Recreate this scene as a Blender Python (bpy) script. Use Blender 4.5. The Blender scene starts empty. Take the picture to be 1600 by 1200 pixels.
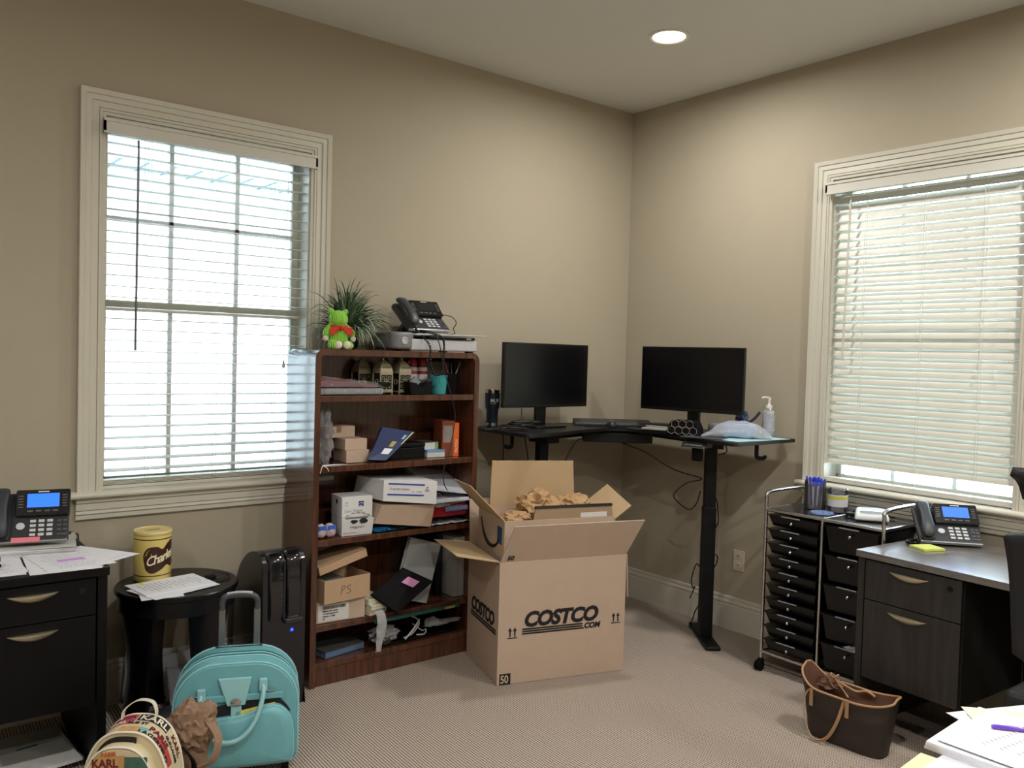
import bpy, bmesh, math, random
from mathutils import Vector, Matrix, Euler, noise
S = bpy.context.scene
COL = S.collection
PI = math.pi
rad = math.radians

# ------------------------------------------------------------------ camera, world, lamps, exposure
camd = bpy.data.cameras.new('camera'); cam = bpy.data.objects.new('camera', camd); COL.objects.link(cam)
camd.sensor_fit = 'HORIZONTAL'; camd.sensor_width = 36.0; camd.lens = 1315.932/1600*36
camd.clip_start = .05; camd.clip_end = 200
yaw, pit, rol = rad(38.698), rad(-1.931), rad(1.59)
Fv = Vector((math.sin(yaw)*math.cos(pit), math.cos(yaw)*math.cos(pit), math.sin(pit)))
R0 = Vector((math.cos(yaw), -math.sin(yaw), 0)); U0 = R0.cross(Fv)
Rv = math.cos(rol)*R0 + math.sin(rol)*U0; Uv = -math.sin(rol)*R0 + math.cos(rol)*U0
mw = Matrix((Rv, Uv, -Fv)).transposed().to_4x4(); mw.translation = Vector((-3.9215, -3.7441, 1.5029))
cam.matrix_world = mw
S.camera = cam
S.view_settings.view_transform = 'Standard'; S.view_settings.look = 'None'
S.view_settings.exposure = 0.2; S.view_settings.gamma = 1.0; S.view_settings.use_curve_mapping = False
S.cycles.use_denoising = True
S.cycles.max_bounces = 8; S.cycles.diffuse_bounces = 4; S.cycles.glossy_bounces = 3
S.cycles.transparent_max_bounces = 12; S.cycles.transmission_bounces = 6
S.cycles.sample_clamp_indirect = 6.0; S.cycles.caustics_reflective = False; S.cycles.caustics_refractive = False
W = bpy.data.worlds.new('world'); S.world = W; W.use_nodes = True
bg = W.node_tree.nodes['Background']; bg.inputs[0].default_value = (.66, .84, 1.0, 1); bg.inputs[1].default_value = 14
CEIL = 3.05
LAMPS = [(-.815, -.995), (-4.95, -2.0), (-.815, -3.0), (-2.9, -3.0), (-4.95, -3.0), (-.815, -4.9), (-2.9, -4.9)]
LAMP_W = {0: 18, 1: 12, 2: 26, 3: 28, 4: 16, 5: 26, 6: 26}
for i, (x, y) in enumerate(LAMPS):
    ld = bpy.data.lights.new('downlight_bulb', 'AREA'); ld.energy = LAMP_W[i]; ld.color = (1, .965, .915)
    ld.shape = 'DISK'; ld.size = .14; ld.spread = rad(176)
    lo = bpy.data.objects.new('downlight_bulb', ld); COL.objects.link(lo); lo.location = (x, y, CEIL - .009)
sd = bpy.data.lights.new('sun', 'SUN'); sd.energy = 6; sd.angle = rad(2); sd.color = (1, .97, .9)
so = bpy.data.objects.new('sun', sd); COL.objects.link(so)
so.rotation_euler = Vector((.35, 1.0, -1.25)).to_track_quat('-Z', 'Y').to_euler()

# ------------------------------------------------------------------ materials
def srgb(h):
    h = h.lstrip('#'); c = [int(h[i:i+2], 16)/255 for i in (0, 2, 4)]
    return tuple((v/12.92 if v <= .04045 else ((v+.055)/1.055)**2.4) for v in c) + (1,)
def new_mat(name):
    m = bpy.data.materials.new(name); m.use_nodes = True
    return m, m.node_tree.nodes, m.node_tree.links, m.node_tree.nodes['Principled BSDF']
_mc = {}
def mat(name, col, rough=.5, metal=0, var=.06, scale=30, bump=.0, bscale=200, coat=0, emit=None, estr=0, trans=0, alpha=1, spec=.5, sheen=0):
    if name in _mc: return _mc[name]
    m, N, L, p = new_mat(name)
    c = srgb(col)
    p.inputs['Roughness'].default_value = rough; p.inputs['Metallic'].default_value = metal
    p.inputs['Specular IOR Level'].default_value = spec
    tc = N.new('ShaderNodeTexCoord'); nz = N.new('ShaderNodeTexNoise'); nz.inputs['Scale'].default_value = scale; nz.inputs['Detail'].default_value = 4
    L.new(tc.outputs['Object'], nz.inputs['Vector'])
    mx = N.new('ShaderNodeMix'); mx.data_type = 'RGBA'
    mx.inputs[6].default_value = tuple(v*(1-var) for v in c[:3]) + (1,); mx.inputs[7].default_value = tuple(min(1, v*(1+var)) for v in c[:3]) + (1,)
    L.new(nz.outputs['Fac'], mx.inputs[0]); L.new(mx.outputs[2], p.inputs['Base Color'])
    if bump:
        n2 = N.new('ShaderNodeTexNoise'); n2.inputs['Scale'].default_value = bscale; n2.inputs['Detail'].default_value = 3
        L.new(tc.outputs['Object'], n2.inputs['Vector'])
        b = N.new('ShaderNodeBump'); b.inputs['Strength'].default_value = bump; b.inputs['Distance'].default_value = .002
        L.new(n2.outputs['Fac'], b.inputs['Height']); L.new(b.outputs[0], p.inputs['Normal'])
    if coat: p.inputs['Coat Weight'].default_value = coat; p.inputs['Coat Roughness'].default_value = .08
    if sheen: p.inputs['Sheen Weight'].default_value = sheen
    if emit: p.inputs['Emission Color'].default_value = srgb(emit); p.inputs['Emission Strength'].default_value = estr
    if trans: p.inputs['Transmission Weight'].default_value = trans; p.inputs['IOR'].default_value = 1.3
    if alpha < 1: p.inputs['Alpha'].default_value = alpha
    _mc[name] = m
    return m
def wood(name, c1, c2, rough=.3, scale=3.0, stretch=(12, 12, 1), coat=0, distort=2.0, bump=.0, spec=.5):
    if name in _mc: return _mc[name]
    m, N, L, p = new_mat(name)
    tc = N.new('ShaderNodeTexCoord'); mp = N.new('ShaderNodeMapping'); mp.inputs['Scale'].default_value = stretch
    L.new(tc.outputs['Object'], mp.inputs['Vector'])
    nz = N.new('ShaderNodeTexNoise'); nz.inputs['Scale'].default_value = scale; nz.inputs['Detail'].default_value = 8; nz.inputs['Distortion'].default_value = distort
    L.new(mp.outputs[0], nz.inputs['Vector'])
    cr = N.new('ShaderNodeValToRGB'); cr.color_ramp.elements[0].position = .3; cr.color_ramp.elements[1].position = .7
    cr.color_ramp.elements[0].color = srgb(c1); cr.color_ramp.elements[1].color = srgb(c2)
    L.new(nz.outputs['Fac'], cr.inputs[0]); L.new(cr.outputs[0], p.inputs['Base Color'])
    p.inputs['Roughness'].default_value = rough; p.inputs['Specular IOR Level'].default_value = spec
    if coat: p.inputs['Coat Weight'].default_value = coat; p.inputs['Coat Roughness'].default_value = .12
    _mc[name] = m
    return m
def film(name, col=(.9, .93, 1), gloss=.25, rough=.12, haze=.25, bump=0):
    """thin clear plastic: mostly see-through, some haze and shine"""
    if name in _mc: return _mc[name]
    m, N, L, p = new_mat(name); N.remove(p)
    out = N['Material Output']
    t = N.new('ShaderNodeBsdfTransparent'); t.inputs[0].default_value = (.97, .97, .97, 1)
    d = N.new('ShaderNodeBsdfDiffuse'); d.inputs[0].default_value = (*col, 1)
    g = N.new('ShaderNodeBsdfGlossy'); g.inputs['Roughness'].default_value = rough
    m1 = N.new('ShaderNodeMixShader'); m1.inputs[0].default_value = haze
    m2 = N.new('ShaderNodeMixShader'); m2.inputs[0].default_value = gloss
    if gloss < .09:
        fr = N.new('ShaderNodeFresnel'); fr.inputs[0].default_value = 1.45; L.new(fr.outputs[0], m2.inputs[0])
    L.new(t.outputs[0], m1.inputs[1]); L.new(d.outputs[0], m1.inputs[2])
    L.new(m1.outputs[0], m2.inputs[1]); L.new(g.outputs[0], m2.inputs[2]); L.new(m2.outputs[0], out.inputs[0])
    if bump:
        n2 = N.new('ShaderNodeTexNoise'); n2.inputs['Scale'].default_value = 60
        b = N.new('ShaderNodeBump'); b.inputs['Strength'].default_value = bump; b.inputs['Distance'].default_value = .01
        L.new(n2.outputs['Fac'], b.inputs['Height']); L.new(b.outputs[0], g.inputs['Normal'])
    _mc[name] = m
    return m
def emis(name, col, s):
    if name in _mc: return _mc[name]
    m, N, L, p = new_mat(name); p.inputs['Base Color'].default_value = (.02, .02, .02, 1)
    p.inputs['Emission Color'].default_value = srgb(col); p.inputs['Emission Strength'].default_value = s; _mc[name] = m
    return m
def carpet_mat():
    m, N, L, p = new_mat('carpet')
    tc = N.new('ShaderNodeTexCoord'); mp = N.new('ShaderNodeMapping'); mp.inputs['Rotation'].default_value = (0, 0, rad(3))
    L.new(tc.outputs['Object'], mp.inputs['Vector'])
    sx = N.new('ShaderNodeSeparateXYZ'); L.new(mp.outputs[0], sx.inputs[0])
    def sine(src, period, phase=None):
        a = N.new('ShaderNodeMath'); a.operation = 'MULTIPLY'; a.inputs[1].default_value = 2*PI/period; L.new(src, a.inputs[0])
        o = a.outputs[0]
        if phase is not None:
            b = N.new('ShaderNodeMath'); b.operation = 'ADD'; L.new(o, b.inputs[0]); L.new(phase, b.inputs[1]); o = b.outputs[0]
        c = N.new('ShaderNodeMath'); c.operation = 'SINE'; L.new(o, c.inputs[0]); return c.outputs[0]
    rib = sine(sx.outputs[0], .0115)
    fl = N.new('ShaderNodeMath'); fl.operation = 'DIVIDE'; fl.inputs[1].default_value = .0115; L.new(sx.outputs[0], fl.inputs[0])
    f2 = N.new('ShaderNodeMath'); f2.operation = 'FLOOR'; L.new(fl.outputs[0], f2.inputs[0])
    f3 = N.new('ShaderNodeMath'); f3.operation = 'MULTIPLY'; f3.inputs[1].default_value = 2.4; L.new(f2.outputs[0], f3.inputs[0])
    loop = sine(sx.outputs[1], .0105, f3.outputs[0])
    ad = N.new('ShaderNodeMath'); ad.operation = 'MULTIPLY_ADD'; ad.inputs[1].default_value = .62; L.new(loop, ad.inputs[0]); L.new(rib, ad.inputs[2])
    nz = N.new('ShaderNodeTexNoise'); nz.inputs['Scale'].default_value = 160; nz.inputs['Detail'].default_value = 3; L.new(mp.outputs[0], nz.inputs['Vector'])
    nm = N.new('ShaderNodeMath'); nm.operation = 'MULTIPLY_ADD'; nm.inputs[1].default_value = 1.6; L.new(nz.outputs['Fac'], nm.inputs[0]); L.new(ad.outputs[0], nm.inputs[2])
    mr = N.new('ShaderNodeMapRange'); mr.inputs[1].default_value = -.9; mr.inputs[2].default_value = 2.3; L.new(nm.outputs[0], mr.inputs[0])
    cr = N.new('ShaderNodeValToRGB'); e = cr.color_ramp.elements
    e[0].position = .12; e[0].color = srgb('#4d423a'); e[1].position = .75; e[1].color = srgb('#c6b8ab')
    L.new(mr.outputs[0], cr.inputs[0]); L.new(cr.outputs[0], p.inputs['Base Color'])
    b = N.new('ShaderNodeBump'); b.inputs['Strength'].default_value = .7; b.inputs['Distance'].default_value = .003
    L.new(mr.outputs[0], b.inputs['Height']); L.new(b.outputs[0], p.inputs['Normal'])
    p.inputs['Roughness'].default_value = .95; p.inputs['Specular IOR Level'].default_value = .1
    return m

# ------------------------------------------------------------------ mesh helpers
class MB:
    def __init__(s, m=None):
        s.bm = bmesh.new(); s.m = m or Matrix()
    def at(s, x=0, y=0, z=0, rx=0, ry=0, rz=0):
        s.m = Matrix.Translation((x, y, z)) @ Euler((rad(rx), rad(ry), rad(rz))).to_matrix().to_4x4(); return s
    def v(s, co): return s.bm.verts.new(s.m @ Vector(co))
    def box(s, x0, x1, y0, y1, z0, z1):
        v = [s.v((x, y, z)) for z in (z0, z1) for y in (y0, y1) for x in (x0, x1)]
        for f in ((0, 2, 3, 1), (4, 5, 7, 6), (0, 1, 5, 4), (2, 6, 7, 3), (0, 4, 6, 2), (1, 3, 7, 5)): s.bm.faces.new([v[i] for i in f])
        return s
    def hexa(s, b, t):
        """solid from 4 bottom and 4 top points, both counter-clockwise from above"""
        vb = [s.v(p) for p in b]; vt = [s.v(p) for p in t]; n = len(b)
        s.bm.faces.new(vb[::-1]); s.bm.faces.new(vt)
        for i in range(n): s.bm.faces.new((vb[i], vb[(i+1) % n], vt[(i+1) % n], vt[i]))
        return s
    def prism(s, poly, z0, z1, axis='z'):
        f = {'z': lambda a, b, c: (a, b, c), 'y': lambda a, b, c: (a, c, b), 'x': lambda a, b, c: (c, a, b)}[axis]
        A = [s.v(f(a, b, z0)) for a, b in poly]; B = [s.v(f(a, b, z1)) for a, b in poly]; n = len(poly)
        s.bm.faces.new(A[::-1]); s.bm.faces.new(B)
        for i in range(n): s.bm.faces.new((A[i], A[(i+1) % n], B[(i+1) % n], B[i]))
        return s
    def lathe(s, prof, n=32, sx=1, sy=1, cap=True):
        rings = []
        for r, z in prof: rings.append([s.v((r*sx*math.cos(2*PI*i/n), r*sy*math.sin(2*PI*i/n), z)) for i in range(n)])
        for a, b in zip(rings, rings[1:]):
            for i in range(n): s.bm.faces.new((a[i], a[(i+1) % n], b[(i+1) % n], b[i]))
        if cap:
            if prof[0][0] > 1e-5: s.bm.faces.new(rings[0][::-1])
            if prof[-1][0] > 1e-5: s.bm.faces.new(rings[-1])
        return s
    def cyl(s, p0, p1, r0, r1=None, n=16): return s.tube([p0, p1], [r0, r1 if r1 is not None else r0], n, smooth=False)
    def tube(s, pts, r, n=8, smooth=True, closed=False, flat=None, sub=6):
        """round tube, or with flat=(w,t) a strap, through points"""
        pts = [Vector(p) for p in pts]
        if isinstance(r, (int, float)): r = [r]*len(pts)
        if smooth and len(pts) > 2:
            P, Q = [], []
            m = len(pts); rng = range(m if closed else m-1)
            g = (lambda i: pts[i % m]) if closed else (lambda i: pts[max(0, min(m-1, i))])
            for i in rng:
                for k in range(sub):
                    t = k/sub; a, b, c, d = g(i-1), g(i), g(i+1), g(i+2)
                    P.append(.5*((2*b)+(c-a)*t+(2*a-5*b+4*c-d)*t*t+(3*b-a-3*c+d)*t**3))
                    Q.append(r[i]*(1-t)+r[(i+1) % m]*t)
            if not closed: P.append(pts[-1]); Q.append(r[-1])
            pts, r = P, Q
        m = len(pts); up = None; rings = []
        for i, p in enumerate(pts):
            a = pts[(i-1) % m] if (closed or i) else p; b = pts[(i+1) % m] if (closed or i < m-1) else p
            t = (b-a).normalized() if (b-a).length > 1e-9 else Vector((0, 0, 1))
            if up is None: up = Vector((0, 0, 1)) if abs(t.z) < .9 else Vector((1, 0, 0))
            s1 = t.cross(up)
            if s1.length < 1e-4: s1 = t.cross(Vector((1, 0, .3)))
            s1.normalize(); u1 = s1.cross(t).normalized(); up = u1
            if flat:
                w, th = flat; q = [(-w/2, -th/2), (w/2, -th/2), (w/2, th/2), (-w/2, th/2)]
                rings.append([s.v(p+s1*x+u1*y) for x, y in q])
            else: rings.append([s.v(p+(s1*math.cos(2*PI*k/n)+u1*math.sin(2*PI*k/n))*r[i]) for k in range(n)])
        k = len(rings[0]); L = list(zip(rings, rings[1:]))
        if closed: L.append((rings[-1], rings[0]))
        for A, B in L:
            for i in range(k): s.bm.faces.new((A[i], A[(i+1) % k], B[(i+1) % k], B[i]))
        if not closed: s.bm.faces.new(rings[0][::-1]); s.bm.faces.new(rings[-1])
        return s
    def ball(s, c, r, sx=1, sy=1, sz=1, seg=20):
        g = bmesh.ops.create_uvsphere(s.bm, u_segments=seg, v_segments=seg//2+2, radius=1, matrix=s.m @ Matrix.Translation(c) @ Matrix.Diagonal((r*sx, r*sy, r*sz, 1)))
        return s
    def grid(s, fn, nu, nv):
        """open surface fn(u,v)->point"""
        V = [[s.v(fn(i/nu, j/nv)) for j in range(nv+1)] for i in range(nu+1)]
        for i in range(nu):
            for j in range(nv): s.bm.faces.new((V[i][j], V[i+1][j], V[i+1][j+1], V[i][j+1]))
        return s
    def crumple(s, c, size, amp=.25, seed=0, sub=4, freq=2.2, flat=0):
        """crushed lump"""
        g = bmesh.ops.create_icosphere(s.bm, subdivisions=sub, radius=1)
        for v in g['verts']:
            d = v.co.copy(); o = Vector((seed*3.1, seed*1.7, seed*.9))
            k = noise.noise(d*freq+o); k2 = abs(noise.noise(d*freq*2.3+o*2)); k3 = abs(noise.noise(d*freq*5+o))
            q = d*(1+amp*(k*1.2-k2*1.4+.3-k3*.5))
            if flat and q.z < -flat: q.z = -flat
            v.co = s.m @ (Vector(c)+Vector((q.x*size[0], q.y*size[1], q.z*size[2])))
        return s
    def build(s, name, m, parent=None, smooth=0, bev=0, seg=2, sub=0, solid=0, loc=None):
        bmesh.ops.recalc_face_normals(s.bm, faces=s.bm.faces[:])
        me = bpy.data.meshes.new(name); s.bm.to_mesh(me); s.bm.free()
        if smooth:
            for p in me.polygons: p.use_smooth = True
            if smooth < 170: me.set_sharp_from_angle(angle=rad(smooth))
        o = bpy.data.objects.new(name, me); COL.objects.link(o); me.materials.append(m)
        if parent: o.parent = parent
        if loc: o.location = loc
        if solid:
            d = o.modifiers.new('solid', 'SOLIDIFY'); d.thickness = solid; d.offset = 0
        if bev:
            b = o.modifiers.new('bevel', 'BEVEL'); b.width = bev; b.segments = seg; b.limit_method = 'ANGLE'; b.angle_limit = rad(40)
        if sub:
            d = o.modifiers.new('sub', 'SUBSURF'); d.levels = sub; d.render_levels = sub
        return o
def B(name, m, parent, x0, x1, y0, y1, z0, z1, bev=0, **k): return MB().box(x0, x1, y0, y1, z0, z1).build(name, m, parent, bev=bev, **k)
def thing(name, label, cat, loc=(0, 0, 0), rz=0, group=None):
    o = bpy.data.objects.new(name, None); o.empty_display_size = .05; COL.objects.link(o); o.location = loc; o.rotation_euler = (0, 0, rad(rz))
    o['label'] = label; o['category'] = cat
    if group: o['group'] = group
    return o
def tag(o, label, cat, group=None, loc=None, rz=None):
    o['label'] = label; o['category'] = cat
    if group: o['group'] = group
    if loc: o.location = loc
    if rz is not None: o.rotation_euler = (0, 0, rad(rz))
    return o
def struct(o): o['kind'] = 'structure'; return o
def empty_struct(name, loc, rz=0):
    o = bpy.data.objects.new(name, None); COL.objects.link(o); o.location = loc; o.rotation_euler = (0, 0, rad(rz)); o['kind'] = 'structure'; return o
def rot(o, rx=0, ry=0, rz=0): o.rotation_euler = (rad(rx), rad(ry), rad(rz)); return o
def text(s, size, m, parent, M, name='lettering', ext=.0004, shear=0, bold=0, wrap=None, sx=1, space=1, align='LEFT'):
    """flat lettering in the XY plane of matrix M; wrap=fn maps the letters onto a surface"""
    c = bpy.data.curves.new(name, 'FONT'); c.body = s; c.size = size; c.extrude = ext; c.shear = shear; c.offset = bold; c.align_x = align; c.space_character = space
    c.resolution_u = 3
    o = bpy.data.objects.new(name, c); COL.objects.link(o)
    dg = bpy.context.evaluated_depsgraph_get(); me = bpy.data.meshes.new_from_object(o.evaluated_get(dg))
    bpy.data.objects.remove(o); bpy.data.curves.remove(c)
    if wrap:
        bm = bmesh.new(); bm.from_mesh(me); bmesh.ops.subdivide_edges(bm, edges=[e for e in bm.edges if e.calc_length() > size*.2], cuts=1)
        bm.to_mesh(me); bm.free()
    for v in me.vertices:
        p = Vector((v.co.x*sx, v.co.y, v.co.z))
        v.co = wrap(p) if wrap else M @ p
    me.materials.clear(); me.materials.append(m); me.name = name
    o = bpy.data.objects.new(name, me); COL.objects.link(o)
    if parent: o.parent = parent
    return o
def T(x=0, y=0, z=0, rx=0, ry=0, rz=0): return Matrix.Translation((x, y, z)) @ Euler((rad(rx), rad(ry), rad(rz))).to_matrix().to_4x4()
def front(x, y, z): return T(x, y, z, 90)      # lettering standing on an object's -y face
def rrect(x0, x1, y0, y1, r, n=6):
    P = []
    for cx, cy, a in ((x1-r, y1-r, 0), (x0+r, y1-r, 90), (x0+r, y0+r, 180), (x1-r, y0+r, 270)):
        for k in range(n+1): t = rad(a+90*k/n); P.append((cx+r*math.cos(t), cy+r*math.sin(t)))
    return P
def copy_thing(src, loc, rz=None, label=None):
    c = src.copy(); COL.objects.link(c); c.location = loc
    if rz is not None: c.rotation_euler = (0, 0, rad(rz))
    if label: c['label'] = label
    for ch in list(src.children):
        d = ch.copy(); COL.objects.link(d); d.parent = c
        for g in list(ch.children): e = g.copy(); COL.objects.link(e); e.parent = d
    return c

# ------------------------------------------------------------------ shared materials
wallm = mat('wall_paint', '#aea592', .75, var=.02, scale=8, bump=.35, bscale=260, spec=.25)
ceilm = mat('ceiling_paint', '#dfe0dc', .85, var=.015, scale=6, bump=.2, bscale=200, spec=.2)
trimm = mat('trim_paint', '#c9c6b8', .45, var=.015)
white = mat('white_plastic', '#e4e4e2', .4, var=.02)
blindm = mat('blind_vinyl', '#cbcabf', .42, var=.01)
black = mat('black_plastic', '#08090c', .42, var=.1, spec=.25)
blackm = mat('black_matte', '#09090d', .65, spec=.2, var=.1, bump=.15, bscale=400)
gblack = mat('gloss_black', '#060608', .12, coat=.6)
chrome = mat('chrome', '#c9c9cb', .18, metal=1, var=.03)
nickel = mat('brushed_nickel', '#c8c2b2', .35, metal=1, var=.05)
kraft = mat('kraft_board', '#bba592', .8, var=.06, scale=14, bump=.15, bscale=90)
kraft_in = mat('kraft_board_inside', '#bca37f', .85, var=.04, scale=10, bump=.1, bscale=90)
kraft_lt = mat('light_kraft_board', '#b7997a', .8, var=.05, scale=16)
paper = mat('paper', '#e3e5ec', .8, var=.02)
ink = mat('black_ink', '#15131a', .7)
greyink = mat('grey_print', '#9094a2', .8)
clearf = film('clear_film', gloss=.3, haze=.28, bump=.8)
glassm = film('window_glass', gloss=.05, haze=.0, rough=.02)
cherry = wood('cherry_veneer', '#3c2117', '#623c2a', .22, 2.2, (10, 10, .8), coat=.5)
espresso = wood('espresso_veneer', '#050508', '#09090c', .42, 3, (10, 10, 1), spec=.22)
# ------------------------------------------------------------------ room shell
XL, YF = -5.9, -5.7
OPX, OPH, SILLZ = .4475, 1.54, .89          # window opening: half width, height, sill height
AX, BY = -2.6255, -1.8495                    # window centres along each wall
def wall_with_hole(name, length_lo, length_hi, c, M):
    mb = MB(M)
    a, b, z0, z1 = c-OPX, c+OPX, SILLZ, SILLZ+OPH
    mb.box(length_lo, a, 0, .2, 0, CEIL).box(b, length_hi, 0, .2, 0, CEIL).box(a, b, 0, .2, 0, z0).box(a, b, 0, .2, z1, CEIL)
    bmesh.ops.remove_doubles(mb.bm, verts=mb.bm.verts, dist=1e-5)
    return struct(mb.build(name, wallm))
wall_with_hole('wall_back', XL, .2, AX, Matrix())
MBR = Matrix.Rotation(rad(-90), 4, 'Z')      # local x -> -y world, local -y -> -x world
wall_with_hole('wall_right', 0, -YF, -BY, MBR)
struct(B('wall_left', wallm, None, XL-.2, XL, YF, .2, 0, CEIL))
struct(B('wall_front', wallm, None, XL-.2, .2, YF-.2, YF, 0, CEIL))
struct(B('floor', carpet_mat(), None, XL-.2, .2, YF-.2, .2, -.1, 0))
cm = MB()
cm.box(XL-.2, .2, YF-.2, .2, CEIL, CEIL+.1)
struct(cm.build('ceiling', ceilm))
def baseboard(name, L, M):
    prof = [(0, 0), (-.016, 0), (-.016, .135), (-.013, .142), (-.0175, .148), (-.0175, .158), (-.009, .166), (-.012, .172), (-.012, .181), (-.004, .187), (0, .187)]
    return struct(MB(M).prism(prof, L[0], L[1], 'x').build(name, trimm))
baseboard('baseboard_back', (XL, 0), Matrix())
baseboard('baseboard_right', (.0, -YF), MBR)
baseboard('baseboard_left', (0, -YF), T(XL, YF, 0, 0, 0, 90))
baseboard('baseboard_front', (0, -XL), T(0, YF, 0, 0, 0, 180))

def window(name, c, rz):
    w = empty_struct(name, c, rz)
    a, h = OPX, OPH
    prof = [(0, .0), (0, .012), (.013, .012), (.015, .017), (.024, .017), (.026, .012), (.028, .016), (.052, .013), (.055, .019), (.075, .019), (.078, .024), (.097, .028), (.097, 0)]
    mb = MB(); rings = []
    for t, d in prof: rings.append([mb.v(p) for p in ((-a-t, -d, 0), (-a-t, -d, h+t), (a+t, -d, h+t), (a+t, -d, 0))])
    for A, Bq in zip(rings, rings[1:]):
        for i in range(3): mb.bm.faces.new((A[i], A[i+1], Bq[i+1], Bq[i]))
    mb.build('casing', trimm, w, smooth=20)
    # jamb liner
    mb = MB(); mb.box(-a, -a+.006, 0, .18, 0, h).box(a-.006, a, 0, .18, 0, h).box(-a, a, 0, .18, h-.006, h)
    mb.build('jamb', trimm, w)
    # stool with rounded nose and apron moulding
    nose = [(.18, -.012), (.18, .012), (-.05, .012), (-.056, .008), (-.058, 0), (-.056, -.008), (-.05, -.012)]
    MB().prism(nose, -a-.125, a+.125, 'x').build('stool', trimm, w, smooth=50)
    ap = [(0, -.012), (-.034, -.012), (-.034, -.03), (-.026, -.036), (-.026, -.062), (-.02, -.066), (-.023, -.078), (-.017, -.084), (-.017, -.1), (-.012, -.104), (0, -.104)]
    MB().prism(ap, -a-.1, a+.1, 'x').build('apron', trimm, w, smooth=30)
    # sashes
    y0, y1 = .115, .15
    mb = MB()
    zm = .78
    mb.box(-a, -a+.035, y0, y1, .012, h-.006).box(a-.035, a, y0, y1, .012, h-.006)
    mb.box(-a, a, y0, y1, .012, .05).box(-a, a, y0, y1, h-.045, h-.006).box(-a, a, y0-.015, y1, zm-.022, zm+.022)
    mb.build('sash_frame', trimm, w)
    mb = MB()
    for x in (-a/3+.002, a/3-.002): mb.box(x-.009, x+.009, y0+.008, y1-.008, .05, zm).box(x-.009, x+.009, y0+.008, y1-.008, zm, h-.045)
    for z in ((zm+h)/2-.01,): mb.box(-a+.03, a-.03, y0+.008, y1-.008, z-.009, z+.009)
    mb.build('muntin_grid', mat('grille_glow_white', '#f3f6f8', .5, var=.01), w)  # grille paler than the trim: window glow put into its colour
    MB().box(-a+.01, a-.01, .131, .134, .03, h-.02).build('glass_pane', glassm, w)
    return w
window('window_1', (AX, 0, SILLZ), 0)
window('window_2', (0, BY, SILLZ), -90)

def blind(label, c, rz, tilt, closed):
    r = thing('window_blind', label, 'blind', c, rz)
    a, h = OPX, OPH
    # valance with end returns
    mb = MB(); zt = h-.018; zb = h-.078
    mb.box(-a-.018, a+.014, -.05, -.04, zb, zt).box(-a-.018, -a-.008, -.05, -.029, zb, zt).box(a+.004, a+.014, -.05, -.029, zb, zt)
    mb.box(-a-.018, a+.014, -.054, -.05, zt-.012, zt).box(-a-.018, a+.014, -.053, -.05, zb, zb+.008)
    mb.build('valance', blindm, r)
    B('headrail', blindm, r, -a+.012, a-.012, .01, .06, h-.055, h-.012)
    mb = MB(); pitch = .0452; n = 0
    z = h-.095; yc = .035; zl = .105 if closed else .085; zs = []
    while z > zl:
        zs.append(z); z -= pitch
    for i, z in enumerate(zs):
        tl = tilt
        if not closed and i > len(zs)-9: tl = tilt+(i-len(zs)+9)*.9
        d = rad(tl)
        sag = 0
        pts = []
        for k in range(7):
            t = (k/6-.5)*.05; crown = .0028*(1-(2*t/.05)**2)
            pts.append((yc+t*math.cos(d)-crown*math.sin(d), z+t*math.sin(d)+crown*math.cos(d)))
        top = pts; bot = [(y+.0022*math.sin(d), zz-.0022*math.cos(d)) for y, zz in pts]
        poly = top+bot[::-1]
        A = [mb.v((-a+.006, y, zz)) for y, zz in poly]; Bq = [mb.v((a-.006, y, zz)) for y, zz in poly]; m = len(poly)
        for q in range(m): mb.bm.faces.new((A[q], A[(q+1) % m], Bq[(q+1) % m], Bq[q]))
        for q in range(6):
            mb.bm.faces.new((A[q+1], A[q], A[m-1-q], A[m-2-q])); mb.bm.faces.new((Bq[q], Bq[q+1], Bq[m-2-q], Bq[m-1-q]))
    mb.build('slats', blindm, r, smooth=30)
    mb = MB()
    if closed: mb.box(-a+.006, a-.006, .01, .06, .02, .042)
    else:
        for k in range(4): mb.box(-a+.006, a-.006, .01, .06, .03+k*.0055, .0335+k*.0055)
        mb.box(-a+.006, a-.006, .009, .061, .013, .027)
    mb.build('bottom_rail', blindm, r, bev=.002)
    mb = MB()
    for x in (-a+.17, 0.01, a-.17):
        for y in (.008, .062): mb.tube([(x, y, .03), (x, y, h-.05)], .0009, 5)
        mb.tube([(x+.012, .004, .03), (x+.012, .004, h-.05)], .0009, 5)
    mb.build('ladder_cord', blindm, r)
    wx = -a+.125 if not closed else -a+.1
    wm = mat('wand_plastic', '#6f6a74', .3) if not closed else blindm
    MB().tube([(wx, -.006, h-.08), (wx, -.012, h-.12), (wx-.004 if not closed else wx-.012, -.012, h-.12-(.83 if not closed else .78))], .005, 8, smooth=False).build('tilt_wand', wm, r, smooth=40)
    if not closed: MB().tube([(a-.11, -.002, h-.08), (a-.113, -.004, .85), (a-.118, -.004, .56)], .0011, 6).lathe_at((a-.118, -.004, .55)).build('lift_cord', blindm, r, smooth=40)
    else: MB().tube([(a-.17, -.004, h-.08), (a-.168, -.006, .85), (a-.166, -.006, .64)], .0011, 6).lathe_at((a-.166, -.006, .63)).build('lift_cord', blindm, r, smooth=40)
    return r
def _lathe_at(s, c):
    o = s.m; s.m = o @ Matrix.Translation(c); s.lathe([(.0, .012), (.004, .01), (.0075, -.012), (.007, -.024), (0, -.026)], 10, cap=False); s.m = o; return s
MB.lathe_at = _lathe_at
blind('white slatted blind with open slats hanging in the left window', (AX, 0, SILLZ), 0, 2, False)
blind('white slatted blind tilted nearly shut in the right window', (0, BY, SILLZ), -90, 65, True)

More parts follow.
